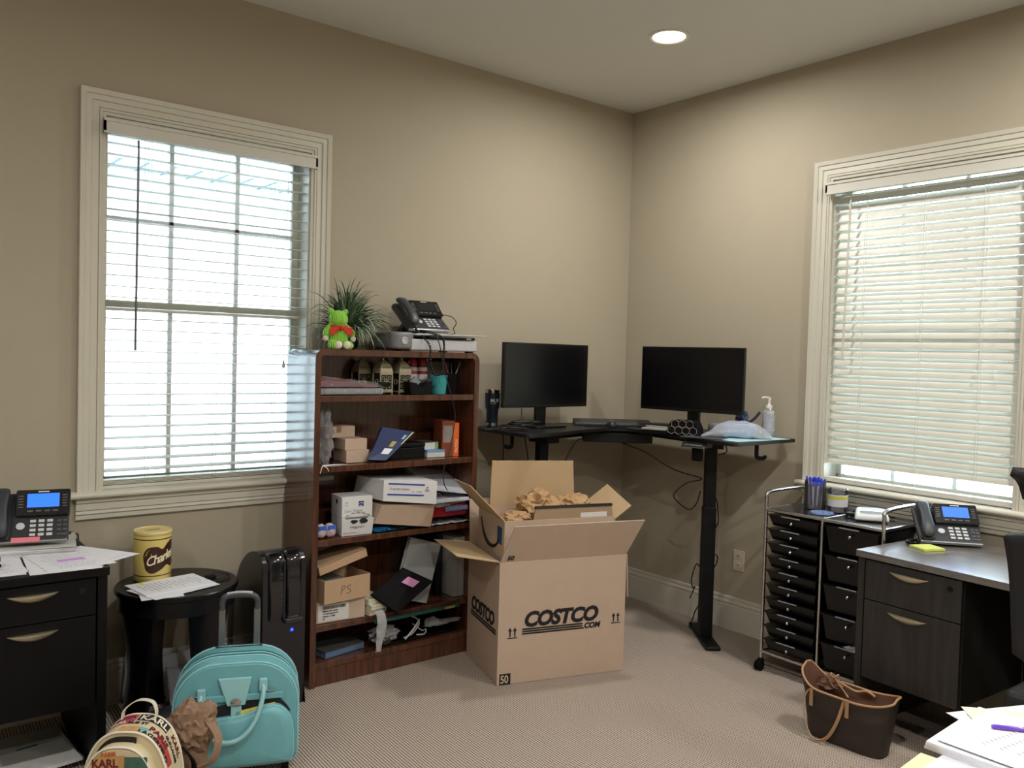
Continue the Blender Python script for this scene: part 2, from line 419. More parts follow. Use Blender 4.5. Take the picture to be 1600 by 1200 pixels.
# outlet
o = thing('wall_outlet', 'cream duplex outlet low on the wall behind the standing desk', 'outlet', (0, -.917, .397), -90)
pl = mat('outlet_plastic', '#cfc6ac', .4)
B('cover_plate', pl, o, -.036, .036, -.006, 0, -.058, .058, bev=.003)
for dz in (.026, -.026):
    MB(T(0, -.006, dz, 90)).prism(rrect(-.016, .016, -.014, .014, .008), 0, .003).build('socket', pl, o)
MB().box(-.008, -.005, -.0102, -.009, .022, .032).box(.004, .007, -.0102, -.009, .022, .032).box(-.008, -.005, -.0102, -.009, -.03, -.02).box(.004, .007, -.0102, -.009, -.03, -.02).build('slot', blackm, o)
# ceiling downlights
lens = emis('lamp_lens', '#fff3e0', 14)
dl = thing('ceiling_light', 'round white recessed ceiling light glowing near the room corner', 'ceiling light', (LAMPS[0][0], LAMPS[0][1], CEIL), 0, 'recessed ceiling lights')
MB().lathe([(.078, -.0005), (.098, -.0005), (.099, -.004), (.094, -.007), (.08, -.005), (.076, -.001)], 40, cap=False).build('trim_ring', mat('lamp_trim', '#e8e6de', .4), dl, smooth=50)
MB().lathe([(0, -.002), (.05, -.0025), (.079, -.001)], 40, cap=False).build('lens', lens, dl, smooth=60)
for i, (x, y) in enumerate(LAMPS[1:]):
    copy_thing(dl, (x, y, CEIL), label='recessed ceiling light '+('by the far left wall', 'between the right window and the near table', 'over the middle of the room', 'by the left wall behind the desk', 'behind the office chair near the front wall', 'behind the viewer near the front wall')[i])
# neighbouring house and ground seen through the blinds
hs = mat('siding_paint', '#dfe7ea', .8, var=.02)
hr = thing('neighbour_house', 'pale stucco house wall and eave seen through the left window', 'house', (-3.5, 3.4, -.3))
B('house_wall', hs, hr, -6, 7, 0, .3, 0, 3.6)
mb = MB().box(-6, 7, -.62, .0, 3.18, 3.24)
mb.build('soffit', mat('soffit_vinyl', '#c2d3dd', .7), hr)
mb = MB()
for k in range(60): mb.box(-6+k*.2, -5.985+k*.2, -.6, -.02, 3.172, 3.18)
mb.build('soffit_groove', mat('groove', '#7f8d99', .8), hr)
B('fascia', mat('fascia_paint', '#eef2f4', .6), hr, -6, 7, -.68, -.62, 3.14, 3.42)
B('downspout', mat('spout', '#a9c6d6', .5), hr, .42, .52, -.1, 0, 0, 3.2)
struct(MB().box(XL, .95, .2, .95, 2.86, 2.9).box(.2, .95, YF, .2, 2.86, 2.9).build('exterior_sky_blocker', mat('sky_blocker_paint', '#b9b8b0', .7)))  # unseen eave slab added to keep steep sky light off the blind slats
struct(B('exterior_ground', mat('lawn', '#8d927c', .9, var=.2), None, -12, 14, .25, 12, -.4, -.3))
struct(B('exterior_path', mat('lawn2', '#b9b8ac', .9, var=.1), None, .25, 12, -12, .2, -.4, -.3))
# ------------------------------------------------------------------ bookshelf (local frame: left front bottom corner, x right, y back)
BX, BYY = -2.293, -.335
BW, BD, BH = .89, .295, 1.51
bs = thing('bookshelf', 'reddish brown wooden bookshelf with rounded top corners standing against the wall', 'bookshelf', (BX, BYY, 0))
th = .028; rr = .045
def arc(cx, cz, r, a0, a1, n=8): return [(cx+r*math.cos(rad(a0+(a1-a0)*k/n)), cz+r*math.sin(rad(a0+(a1-a0)*k/n))) for k in range(n+1)]
MB().prism([(th, 0), (0, 0), (0, BH-rr)]+arc(rr, BH-rr, rr, 180, 135, 6)+arc(rr, BH-rr, rr-th, 135, 180, 6)+[(th, 0)][:0], 0, BD, 'y').build('side_panel', cherry, bs, smooth=40)
MB().prism([(BW-th, 0), (BW, 0), (BW, BH-rr)]+arc(BW-rr, BH-rr, rr, 0, 45, 6)+arc(BW-rr, BH-rr, rr-th, 45, 0, 6), 0, BD, 'y').build('side_panel', cherry, bs, smooth=40)
MB().prism(arc(rr, BH-rr, rr, 135, 90, 6)+arc(BW-rr, BH-rr, rr, 90, 45, 6)+arc(BW-rr, BH-rr, rr-th, 45, 90, 6)+arc(rr, BH-rr, rr-th, 90, 135, 6), 0, BD, 'y').build('top_panel', cherry, bs, smooth=40)
SH = [1.304, .990, .660, .277, .108]
for z in SH: B('shelf_board', cherry, bs, th, BW-th, .004, BD-.008, z-.0295, z-.0015, bev=.002)
B('back_panel', cherry, bs, th-.002, BW-th+.002, BD-.01, BD-.003, .05, BH-.03)
B('plinth', cherry, bs, th, BW-th, .01, .028, 0, .08)
def P(x, y, z): return (BX+x, BYY+y, z)      # bookshelf frame to room frame

# ---- on top of the bookshelf
TOP = BH
def pot_plant():
    r = thing('potted_plant', 'artificial spiky green grass plant in a black pot on top of the bookshelf', 'plant', P(.235, .17, TOP))
    MB().lathe([(.035, 0), (.052, .01), (.062, .1), (.064, .115), (.058, .115), (.05, .09), (0, .09)], 32, cap=False).build('pot', gblack, r, smooth=50)
    m, N, L, p = new_mat('grass_blade'); g = N.new('ShaderNodeNewGeometry'); cr = N.new('ShaderNodeValToRGB')
    cr.color_ramp.elements[0].color = srgb('#344a36'); cr.color_ramp.elements[1].color = srgb('#a0b09b')
    e = cr.color_ramp.elements.new(.5); e.color = srgb('#5d7a58')
    L.new(g.outputs['Random Per Island'], cr.inputs[0]); L.new(cr.outputs[0], p.inputs['Base Color']); p.inputs['Roughness'].default_value = .5
    mb = MB(); rnd = random.Random(4)
    for i in range(620):
        a = rnd.uniform(0, 2*PI); ln = rnd.uniform(.15, .295); el = rnd.uniform(.05, 1.5)
        if math.sin(a) > .3: ln *= .6          # shorter against the wall
        w = rnd.uniform(.0035, .0085); d = Vector((math.cos(a)*math.cos(el), math.sin(a)*math.cos(el), math.sin(el)))
        p = Vector((rnd.uniform(-.025, .025), rnd.uniform(-.025, .025), .085)); side = Vector((-math.sin(a), math.cos(a), rnd.uniform(-.4, .4))).normalized()
        prev = None; n = 9; droop = rnd.uniform(1.0, 2.4)
        for k in range(n+1):
            t = k/n; ww = w*(1-t**2)*(.5+min(1, t*4)*.5)
            if BYY+.17+p.y > -.012: p.y = -.012-BYY-.17
            if p.z < .004: p.z = .004
            if k > 1 and ((p.x < -.03 and p.x > -.19 and p.y < -.045 and p.z < .215) or (p.x > .14 and p.z < .085 and p.y < .1)): break
            A, Bq = mb.bm.verts.new(p+side*ww), mb.bm.verts.new(p-side*ww)
            if prev: mb.bm.faces.new((prev[0], A, Bq, prev[1]))
            prev = (A, Bq)
            p = p+d*(ln/n); d = (d+Vector((0, 0, -droop*.32*t))).normalized()
    mb.build('foliage', m, r, smooth=179)
    mb = MB()
pot_plant()
def bear():
    r = thing('plush_bear', 'lime green corduroy teddy bear with a red bow sitting on the bookshelf', 'plush toy', P(.135, .06, TOP), -8)
    m, N, L, p = new_mat('lime_corduroy'); tc = N.new('ShaderNodeTexCoord'); wv = N.new('ShaderNodeTexWave'); wv.inputs['Scale'].default_value = 45; wv.inputs['Distortion'].default_value = 2
    L.new(tc.outputs['Object'], wv.inputs['Vector']); cr = N.new('ShaderNodeValToRGB'); cr.color_ramp.elements[0].color = srgb('#5ba325'); cr.color_ramp.elements[1].color = srgb('#abef52')
    L.new(wv.outputs['Fac'], cr.inputs[0]); L.new(cr.outputs[0], p.inputs['Base Color']); p.inputs['Roughness'].default_value = .9; p.inputs['Sheen Weight'].default_value = .3
    b = N.new('ShaderNodeBump'); b.inputs['Strength'].default_value = .6; b.inputs['Distance'].default_value = .003; L.new(wv.outputs['Fac'], b.inputs['Height']); L.new(b.outputs[0], p.inputs['Normal'])
    # one continuous body: joined lumps remeshed
    mb = MB()
    mb.ball((0, 0, .055), .05, .95, .8, 1.12).ball((0, -.002, .135), .043, 1.02, .9, .95).ball((0, 0, .1), .03)
    mb.ball((-.033, .004, .172), .014, 1, .6, 1).ball((.036, .006, .17), .014, 1, .6, 1)
    for s in (-1, 1):
        mb.tube([(s*.03, 0, .098), (s*.055, -.012, .08), (s*.062, -.02, .058)], [.02, .017, .014], 12, sub=4)
        mb.tube([(s*.026, -.01, .02), (s*.038, -.045, .018), (s*.024, -.062, .016)], [.024, .02, .017], 12, sub=4)
    o = mb.build('body', m, r, smooth=179); d = o.modifiers.new('rm', 'REMESH'); d.mode = 'VOXEL'; d.voxel_size = .0035; d.use_smooth_shade = True
    d2 = o.modifiers.new('sm', 'SMOOTH'); d2.iterations = 3
    cr_ = mat('cream_plush', '#dcd6c4', .9)
    for s in (-1, 1):
        MB().ball((s*.02, -.068, .019), .018, 1, .75, 1).build('foot', cr_, r, smooth=179)
        MB().ball((s*.064, -.022, .048), .013, 1, .9, 1.1).build('paw', cr_, r, smooth=179)
    red = mat('red_felt', '#c33a22', .85)
    mb = MB()
    mb.tube([(-.034, -.02, .103), (0, -.038, .1), (.034, -.02, .103), (.03, .02, .108), (-.03, .02, .108)], .006, 8, closed=True)
    for s in (-1, 1): mb.prism([(0, .1), (s*.05, .098), (s*.056, .07), (s*.036, .06), (s*.012, .082)][::s], -.05, -.042, 'y')
    mb.ball((0, -.048, .096), .011)
    mb.build('bow', red, r, smooth=40, bev=.002)
bear()
def scanner():
    r = thing('photo_scanner', 'silver and grey flat scanner lying on the bookshelf under the phone', 'scanner', P(.40, .02, TOP), 1)
    sil = mat('silver_plastic', '#b9bbbf', .35); gr = mat('grey_plastic', '#77797c', .4)
    MB().prism(rrect(.09, .50, 0, .23, .02), .006, .060).build('lower_body', sil, r, bev=.006, seg=3)
    MB().prism(rrect(0, .13, -.004, .235, .045), .008, .091).build('end_cap', gr, r, smooth=40, bev=.014, seg=4)
    MB(T(.06, -.004, .05, 90)).lathe([(.018, 0), (.018, .004), (.013, .005), (.013, .002), (0, .002)], 24, cap=False).build('button', sil, r, smooth=40)
    B('slot_panel', black, r, .2, .475, -.006, .16, .062, .076, bev=.004)
    MB().prism([(.12, .078), (.13, .087), (.3, .088), (.55, .089), (.555, .084), (.3, .080)], -.004, .2, 'y').build('tray_lid', sil, r, bev=.002)
    B('badge', sil, r, .42, .45, -.0068, -.005, .067, .071)
    for x in (.06, .3, .46):
        B('foot', blackm, r, x-.015, x+.015, .01, .04, 0, .009)
scanner()

def desk_phone(label, loc, rz, lit, cord=True, tilt=38):
    r = thing('desk_phone', label, 'telephone', loc, rz)
    dark = mat('phone_charcoal', '#2b2d31', .42); keym = mat('phone_key', '#c9cbd0', .4)
    silv = mat('phone_silver', '#a9abb0', .3, metal=.6)
    M = T(0, 0, .021, tilt)
    # body: tilted slab with silver lower lip
    MB(M).prism(rrect(-.125, .125, 0, .2, .01), -.022, 0).build('body', dark, r, bev=.004)
    MB(M).box(-.122, .122, -.003, .009, -.016, -.001).build('front_trim', silv, r, bev=.003)
    M2 = M @ T(0, .098, .002, 12)
    scr = MB(M2).prism(rrect(-.048, .128, 0, .098, .007), -.01, .014).build('display_panel', mat('phone_bezel', '#0d0e12', .18, coat=.4), r, bev=.002)
    mb = MB(M2).box(-.012, .092, .03, .082, .0142, .0150)
    mb.build('screen', emis('phone_screen_blue', '#1678ff', 1.1) if lit else mat('phone_screen_off', '#1c2126', .12, coat=.5), scr)
    mb = MB(M2)
    for k in range(5): mb.box(-.04, -.024, .03+k*.0105, .034+k*.0105, .014, .0152).box(.102, .118, .03+k*.0105, .034+k*.0105, .014, .0152)
    for k in range(4): mb.box(-.01+k*.027, .008+k*.027, .013, .019, .014, .0152)
    mb.build('soft_key_row', mat('phone_softkey', '#4a4d54', .4), scr)
    B_ = MB(M2).box(.022, .058, .087, .0915, .014, .0149).build('badge', keym, scr)
    mb = MB(M)
    for i in range(3):
        for j in range(4): mb.box(.0+i*.027, .019+i*.027, .018+j*.0185, .029+j*.0185, 0, .003)
    mb.build('keypad', keym, r, bev=.001)
    mb = MB(M)
    for i in range(2):
        for j in range(3): mb.box(.088+i*.019, .1+i*.019, .037+j*.0185, .044+j*.0185, 0, .002)
    mb.box(.088, .12, .018, .024, 0, .002)
    mb.build('function_key_row', mat('phone_fkey', '#565960', .4), r)
    MB(M @ T(-.03, .06, 0)).lathe([(.014, 0), (.014, .003), (.006, .004), (0, .0042)], 20, cap=False).build('navigation_key', keym, r, smooth=40)
    # cradle and handset on the left
    MB(M).prism(rrect(-.122, -.062, .005, .195, .012), -.001, .008).build('cradle', dark, r, bev=.003)
    pts = [(-.092, .0, .028), (-.092, .03, .034), (-.092, .07, .044), (-.092, .11, .047), (-.092, .15, .044), (-.092, .187, .036), (-.092, .205, .028)]
    mb = MB(M); rings = []
    W_ = [.02, .029, .024, .021, .023, .029, .021]; Hh = [.006, .018, .013, .011, .013, .018, .006]
    for (x, y, z), w, h in zip(pts, W_, Hh): rings.append([mb.v((x+w*math.copysign(abs(math.cos(2*PI*k/16))**.6, math.cos(2*PI*k/16)), y, z+h*math.sin(2*PI*k/16)-(.005 if math.sin(2*PI*k/16) < 0 and w > .026 else 0))) for k in range(16)])
    for A, Bq in zip(rings, rings[1:]):
        for k in range(16): mb.bm.faces.new((A[k], A[(k+1) % 16], Bq[(k+1) % 16], Bq[k]))
    mb.bm.faces.new(rings[0][::-1]); mb.bm.faces.new(rings[-1])
    mb.build('handset', mat('phone_handset', '#34383f', .45), r, smooth=60, sub=1)
    # rear stand
    ca, sa = math.cos(rad(tilt)), math.sin(rad(tilt))
    yb, zb = .15*ca, .012+.15*sa-.02
    MB().hexa([(-.07, yb+.05, 0), (.09, yb+.05, 0), (.09, yb+.085, 0), (-.07, yb+.085, 0)], [(-.07, yb-.035, zb-.02), (.09, yb-.035, zb-.02), (.09, yb-.005, zb), (-.07, yb-.005, zb)]).build('stand', dark, r, bev=.002)
    return r
tp = desk_phone('black desk phone with a dark screen perched on the scanner above the bookshelf', P(.655, .10, TOP+.091), 2, False)
cordm = mat('cord_black', '#141418', .5)
def coil(pts, R, rr_, turns, n=5):
    """coiled cord along a smooth path"""
    P_ = [Vector(p) for p in pts]; m = len(P_); out = []
    total = turns*10
    for i in range(total+1):
        u = i/total*(m-1); k = min(int(u), m-2); t = u-k
        a, b, c, d = P_[max(0, k-1)], P_[k], P_[k+1], P_[min(m-1, k+2)]
        p = .5*((2*b)+(c-a)*t+(2*a-5*b+4*c-d)*t*t+(3*b-a-3*c+d)*t**3)
        tg = (c-b).normalized(); s1 = tg.cross(Vector((0, 1, 0.2))).normalized(); s2 = tg.cross(s1)
        an = 2*PI*turns*i/total
        out.append(p+(s1*math.cos(an)+s2*math.sin(an))*R)
    return out
MB().tube(coil([(-.09, -.006, .02), (-.095, -.04, .0), (-.09, -.128, -.06), (-.088, -.135, -.15), (-.06, -.137, -.20), (-.02, -.135, -.18), (-.008, -.132, -.08), (-.02, -.128, -.02), (-.05, -.06, .004), (-.06, .0, .012)], .0045, .0016, 90), .0022, 5, smooth=False).build('coiled_cord', cordm, tp, smooth=60)
MB().tube([(.12, .07, .10), (.16, .04, .09), (.175, .02, .06), (.165, .03, .03), (.17, .03, .004), (.14, .12, .0)], .0024, 6).build('network_cord', cordm, tp, smooth=60)
tag(MB().tube([(.60, .07, 1.61), (.63, .02, 1.60), (.642, -.012, 1.535), (.655, -.02, 1.45), (.685, -.022, 1.36), (.725, -.02, 1.25), (.735, -.018, 1.17), (.70, -.03, 1.03), (.672, -.03, .96), (.67, -.03, .88), (.70, -.02, .836)], .0024, 6).build('hanging_cable', mat('cable_dark_grey', '#2a272a', .5), smooth=60), 'thin dark cable hanging down in front of the bookshelf shelves', 'cable', loc=(BX, BYY, 0))

# ---- shelf 1
z = SH[0]
o = thing('binding_pad', 'grey comb bound document lying flat at the left of the top shelf', 'document', P(.042, .02, z))
B('pages', mat('grey_cover', '#8f9396', .5), o, 0, .313, .008, .15, .002, .03, bev=.002)
mb = MB()
for k in range(36): mb.tube([(.015+k*.0082, .012, .003), (.02+k*.0082, .0, .006), (.02+k*.0082, -.002, .016), (.02+k*.0082, .0, .026), (.02+k*.0082, .012, .03)], .0016, 5, sub=2)
mb.build('comb_binding', mat('comb', '#c4c8cc', .3), o, smooth=60)
o = thing('red_folder', 'dark red folder in shiny clear wrap on the comb bound document', 'folder', P(.035, .025, z+.033))
MB().hexa([(0, 0, 0), (.30, 0, 0), (.30, .14, 0), (0, .14, 0)], [(0, .005, .045), (.295, .005, .014), (.295, .135, .014), (0, .135, .05)]).build('folder_body', mat('maroon_cloth', '#6b1420', .5), o, bev=.006, seg=3)
def wavy(x0, x1, y0, y1, zf, nu=30, nv=14): return lambda u, v: (x0+(x1-x0)*u, y0+(y1-y0)*v, zf(u, v))
MB().grid(wavy(-.002, .315, -.006, .14, lambda u, v: (.052-.032*u)*(min(1, v*8+.1))+.006*noise.noise(Vector((u*9, v*6, 2)))), 40, 16).build('clear_wrap', film('wrap_film', gloss=.25, haze=.1, rough=.12, bump=.8), o, smooth=179)
B('black_tab', blackm, o, .30, .36, .0, .025, .002, .026, bev=.006)

lanm = mat('lantern_metal', '#b9b196', .5, metal=.2, var=.12)
def lantern(x, label):
    r = thing('moroccan_lantern', label, 'lantern', P(x, .125, z), 3, 'pierced metal lanterns')
    w = .036
    mb = MB().box(-w-.004, w+.004, -w-.004, w+.004, .008, .014)
    for sx in (-1, 1):
        for sy in (-1, 1): mb.lathe_foot(sx*w, sy*w)
    mb.build('base', lanm, r)
    mb = MB()
    for sx in (-1, 1):
        for sy in (-1, 1): mb.box(sx*w-.003, sx*w+.003, sy*w-.003, sy*w+.003, .014, .112)
    mb.box(-w-.003, w+.003, -w-.003, w+.003, .108, .116).box(-w, w, -w-.002, -w+.002, .014, .024).box(-w, w, -w-.002, -w+.002, .1, .108)
    mb.build('frame', lanm, r)
    mb = MB(T(0, -w, .062, 90))
    mb.tube([(.013*math.cos(2*PI*k/16), .013*math.sin(2*PI*k/16), 0) for k in range(16)], .0022, 6, closed=True, smooth=False)
    for q in range(4):
        a = PI/4+q*PI/2; c = Vector((.024*math.cos(a), .030*math.sin(a), 0))
        mb.tube([c+Vector((.008*math.cos(2*PI*k/12), .008*math.sin(2*PI*k/12), 0)) for k in range(12)], .0018, 5, closed=True, smooth=False)
    for a in (0, PI/2, PI, 3*PI/2): mb.tube([(.014*math.cos(a), .014*math.sin(a), 0), (.035*math.cos(a), .04*math.sin(a), 0)], .0018, 5, smooth=False)
    mb.m = T(-w, 0, .062, 90, 0, 90)
    mb.tube([(.013*math.cos(2*PI*k/16), .013*math.sin(2*PI*k/16), 0) for k in range(16)], .0022, 6, closed=True, smooth=False)
    mb.build('pierced_panel', lanm, r, smooth=50)
    B('glass_liner', mat('lantern_dark', '#1b1712', .3), r, -w+.004, w-.004, -w+.004, w-.004, .014, .108)
    MB().ball((0, -w-.002, .062), .006).build('rosette', mat('rosette', '#f0ead8', .3), r, smooth=179)
    prof = [(.038, .116), (.036, .13), (.031, .146), (.023, .16), (.012, .172), (.003, .178), (.003, .182), (.006, .186), (0, .19)]
    mb = MB(); rings = []
    for rr2, zz in prof: rings.append([mb.v((sx*rr2, sy*rr2, zz)) for sx, sy in ((-1, -1), (1, -1), (1, 1), (-1, 1))])
    for A, Bq in zip(rings, rings[1:]):
        for k in range(4): mb.bm.faces.new((A[k], A[(k+1) % 4], Bq[(k+1) % 4], Bq[k]))
    mb.build('roof', lanm, r, smooth=30)
    mb = MB()
    for k in range(5): mb.tube([(-.022+k*.011+.004*math.cos(t), -.036+k%2*.001+.0, .136+.004*math.sin(t)) for t in (0, 1.57, 3.14, 4.71)], .0011, 4, closed=True, smooth=False)
    mb.build('roof_piercing', mat('lantern_hole', '#3a3528', .6), r)
    r.scale = (.91, .91, .91)
    return r
def _lf(s, x, y): s.box(x-.004, x+.004, y-.004, y+.004, 0, .01); return s
MB.lathe_foot = _lf
lantern(.408, 'pierced cream metal lantern on the top shelf, next to the red folder')
lantern(.512, 'pierced cream metal lantern on the top shelf, next to the spray cans')
lantern(.33, 'pierced metal lantern half hidden behind the other two').location = P(.352, .235, z)

def can(x, y, label, ang):
    r = thing('spray_can', label, 'spray can', P(x, y, z), ang, 'spray cans on the top shelf')
    MB().lathe([(.027, 0), (.029, .004), (.029, .125), (.025, .134), (.018, .137)], 28).build('can_body', mat('can_white', '#cfcaca', .3), r, smooth=40)
    MB().lathe([(.0293, .098), (.0293, .114)], 28, cap=False).build('label_band', mat('can_red', '#a03038', .4), r, smooth=60)
    MB().lathe([(.0294, .03), (.0294, .07)], 28, cap=False).build('print_band', mat('can_grey', '#6b6a74', .4), r, smooth=60)
    MB().lathe([(.02, .137), (.024, .14), (.024, .165), (.018, .178), (.0, .18)], 24).build('cap', mat('cap_red', '#93222c', .35), r, smooth=50)
    B('nozzle', mat('cap_red', '#93222c', .35), r, -.034, -.012, -.008, .008, .15, .168, bev=.004)
    r.scale = (.97, .97, .96)
    return r
can(.588, .15, 'white spray can with a red cap and nozzle, beside the lantern', 10)
can(.652, .16, 'white spray can with a red cap, behind the turquoise cup', -30)
o = thing('card_holder', 'small black angular card holder on the top shelf in front of the cans', 'card holder', P(.50, .012, z))
MB().prism([(0, 0), (.11, 0), (.12, .062), (.085, .055), (.06, .03), (.03, .055), (-.012, .062)], 0, .06, 'y').build('holder', blackm, o, bev=.002)
MB().prism([(.02, 0), (.1, 0), (.1, .05), (.06, .085), (.02, .05)], .062, .075, 'y').build('card', mat('card_grey', '#9aa0a8', .5), o)
o = thing('cup', 'turquoise foil covered cup on the top shelf', 'cup', P(.692, .07, z))
MB().lathe([(.036, 0), (.037, .004), (.044, .09), (.045, .093), (.041, .093), (.035, .01), (0, .01)], 28, cap=False).build('cup_body', mat('turquoise_foil', '#3f9fa6', .35, var=.3, scale=60, bump=.6, bscale=70), o, smooth=50)
o = thing('pen_cup', 'black pen cup with a few pens inside at the right of the top shelf', 'pen cup', P(.79, .10, z))
MB().lathe([(.04, 0), (.041, .1), (.038, .1), (.037, .005), (0, .005)], 4, cap=False).build('cup_body', blackm, o)
for (ax, ay, c, nm) in ((-.035, .01, '#8c3b52', 'red pen'), (.05, .0, '#6f7276', 'grey pen'), (.01, .02, '#22252b', 'black pen')):
    tag(MB().cyl((-ax*.3, -ay*.3, .01), (ax, ay, .155), .0035).build('pen', mat('pen_'+c, c, .3)), nm+' standing in the black pen cup', 'pen', 'pens in the black cup', P(.79, .10, z))
o = thing('picture_frame', 'black picture frame with a tan picture at the back of the top shelf', 'picture frame', P(.765, .19, z), 4)
B('frame', gblack, o, -.09, .09, 0, .014, 0, .172, bev=.003)
B('picture', mat('tan_picture', '#6f675b', .5), o, -.072, .072, -.001, .002, .018, .156)

# ---- shelf 2
z = SH[1]
o = thing('plastic_pouch', 'tall wrinkled clear plastic pouch standing at the left of the second shelf', 'plastic bag', P(.088, .10, z))
mb = MB()
mb.crumple((0, 0, .12), (.042, .06, .13), .3, 3, 5, 3.5, flat=.92)
mb.build('pouch_film', film('pouch_film_mat', col=(.5, .47, .5), gloss=.3, haze=.28, rough=.2, bump=1), o, smooth=60)
def carton(x, y, zz, w, d, h, rz, label, m=kraft, tape=True):
    r = thing('cardboard_carton', label, 'box', P(x, y, zz), rz, 'small brown cartons')
    B('box_body', m, r, 0, w, 0, d, 0, h, bev=.0015)
    if tape: B('tape', mat('brown_tape', '#8a6a48', .3), r, w*.36, w*.52, -.0006, d+.0006, h*.45, h+.0006)
    return r
carton(.185, .05, z, .115, .14, .058, -2, 'small brown carton, lowest of the three on the second shelf', kraft, False)
carton(.18, .055, z+.0585, .112, .14, .052, -1, 'small brown carton in the middle of the three on the second shelf', kraft, False)
carton(.115, .12, z+.111, .155, .1, .052, 4, 'small brown taped carton on top of the three on the second shelf')
B('box_support', kraft, carton(.115, .2, z, .06, .06, .11, 0, 'upright brown carton behind the three small stacked ones', kraft, False), 0, .001, 0, .001, 0, .001)
o = thing('paper_ties', 'white paper slip with twist ties at the front left of the second shelf', 'paper', P(.05, .004, z))
MB().prism([(0, 0), (.12, .01), (.06, .03), (.01, .03)], .0002, .002).build('slip', paper, o)
MB().tube([(.0, .003, .003), (-.012, -.008, -.005), (-.02, -.01, -.03)], .0022, 6).tube([(-.005, .0, .003), (.01, -.012, -.006), (.02, -.012, -.022)], .002, 6).build('tie', mat('tie_cream', '#d8c9b0', .6), o)
# blue software/booklet box leaning to the right
navy = mat('navy_gloss', '#08265a', .28, coat=.3, var=.55, scale=9)
o = thing('leaning_box', 'dark blue glossy product box leaning over beside the small cartons', 'box', P(0, 0, 0))
FQ = [Vector((.272, .0, z+.017)), Vector((.362, -.004, z+.010)), Vector((.55, .048, z+.131)), Vector((.37, .048, z+.161))]
nb = (FQ[1]-FQ[0]).cross(FQ[3]-FQ[0]).normalized(); nb = nb if nb.y < 0 else -nb
def slab(name, m, parent, q, n0, n1):
    A = [p+nb*n0 for p in q]; Bq = [p+nb*n1 for p in q]; return MB().hexa(A, Bq).build(name, m, parent)
slab('box_body', navy, o, FQ, -.03, 0)
def on_q(u0, u1, v0, v1): return [FQ[0].lerp(FQ[1], u).lerp(FQ[3].lerp(FQ[2], u), v) for u, v in ((u0, v0), (u1, v0), (u1, v1), (u0, v1))]
slab('white_badge', mat('badge_white', '#dfe5ee', .4), o, on_q(.45, .8, .2, .38), 0, .0008)
slab('gold_print', mat('gold_print', '#a9a043', .4), o, on_q(.55, .72, .44, .62), 0, .0008)
slab('silver_print', mat('pale_print', '#8fb5dd', .4), o, on_q(.78, .86, .72, .86), 0, .0008)
slab('page_edge', mat('pale_edge', '#c9ce86', .5), o, on_q(.93, .97, .55, .98), 0, .0008)
o = thing('black_case', 'black lidded case on the second shelf under the leaning blue box', 'box', P(.42, .075, z))
B('case_body', black, o, 0, .205, 0, .13, 0, .052, bev=.004)
B('case_lid', black, o, -.002, .207, -.002, .132, .054, .075, bev=.004)
def sbox(name, label, cat, x, y, zz, w, d, h, rz, m, group=None, bev=.001):
    r = thing(name, label, cat, P(x, y, zz), rz, group); B('box_body', m, r, 0, w, 0, d, 0, h, bev=bev); return r
wb = mat('white_board', '#c9ccc9', .5); bl = mat('sky_board', '#6f95c4', .5)
r = sbox('toner_box', 'flat blue and white box on the second shelf beside the black case', 'box', .63, .06, z, .10, .12, .026, -3, wb)
B('blue_lid', bl, r, -.001, .101, -.001, .121, .026, .036)
r = sbox('ink_box', 'small white and green box on top of the blue and white box', 'box', .625, .08, z+.037, .09, .10, .034, 8, wb)
B('green_label', mat('lime_label', '#93b070', .5), r, .07, .091, -.001, .03, .0, .034)
B('dark_lid', mat('slate_lid', '#4f5450', .5), r, -.001, .091, .0, .101, .034, .037)
text('brother', .015, mat('slate_lid', '#4f5450', .5), r, front(.008, -.0006, .01), 'print') if False else None
r = sbox('software_box', 'upright orange and brown product box at the right of the second shelf', 'box', .722, .07, z, .06, .12, .178, -12, mat('rust_board', '#7d3a20', .45))
B('orange_side', mat('orange_board', '#d8642c', .4), r, .0595, .0608, -.0005, .1205, 0, .178)
B('orange_edge', mat('orange_board', '#d8642c', .4), r, .062, .09, -.001, .12, 0, .168)
B('picture_panel', mat('photo_print', '#8b8480', .35, var=.5, scale=40), r, .006, .056, -.0008, 0, .07, .155)
text('PATCH', .02, mat('cream_print', '#f0dcc0', .4), r, T(.084, -.0014, .02, 90) @ T(0, 0, 0, 0, 0, 90), 'print')

# ---- shelf 3
z = SH[2]
def roll(x, label):
    r = thing('tape_roll_pack', label, 'packet', P(x, .05, z), 0, 'wrapped rolls at the left end')
    MB().crumple((0, 0, .032), (.028, .03, .033), .08, x*50, 4, 1.5, flat=.95).build('packet', mat('lilac_wrap', '#c3b3bd', .3, var=.35, scale=60), r, smooth=179)
    MB().prism(rrect(-.02, .018, -.03, -.024, .002), .04, .058).build('blue_label', mat('label_blue', '#3560c0', .4), r)
roll(.062, 'small pale wrapped roll with a blue label at the far left of the third shelf')
roll(.108, 'small pale wrapped roll with a blue label beside the lens wipes box')
r = thing('lens_wipes_box', 'white dispenser box of lens wipes with a torn front opening on the third shelf', 'box', P(.158, .03, z), -5)
wz = mat('wipes_white', '#d9dadb', .4)
B('box_body', wz, r, 0, .148, 0, .125, 0, .082, bev=.001)
B('box_lid', wz, r, -.001, .149, .006, .126, .083, .178, bev=.001)
mb = MB(); rnd = random.Random(2)
pts = [(0, .083)]+[(.01+.0133*k, .083+.022*math.sin(PI*k/10)+(.006 if k % 2 else -.002)) for k in range(11)]+[(.148, .083), (.148, .178), (0, .178)]
mb.prism(pts, -.002, .006, 'y').build('torn_front', wz, r)
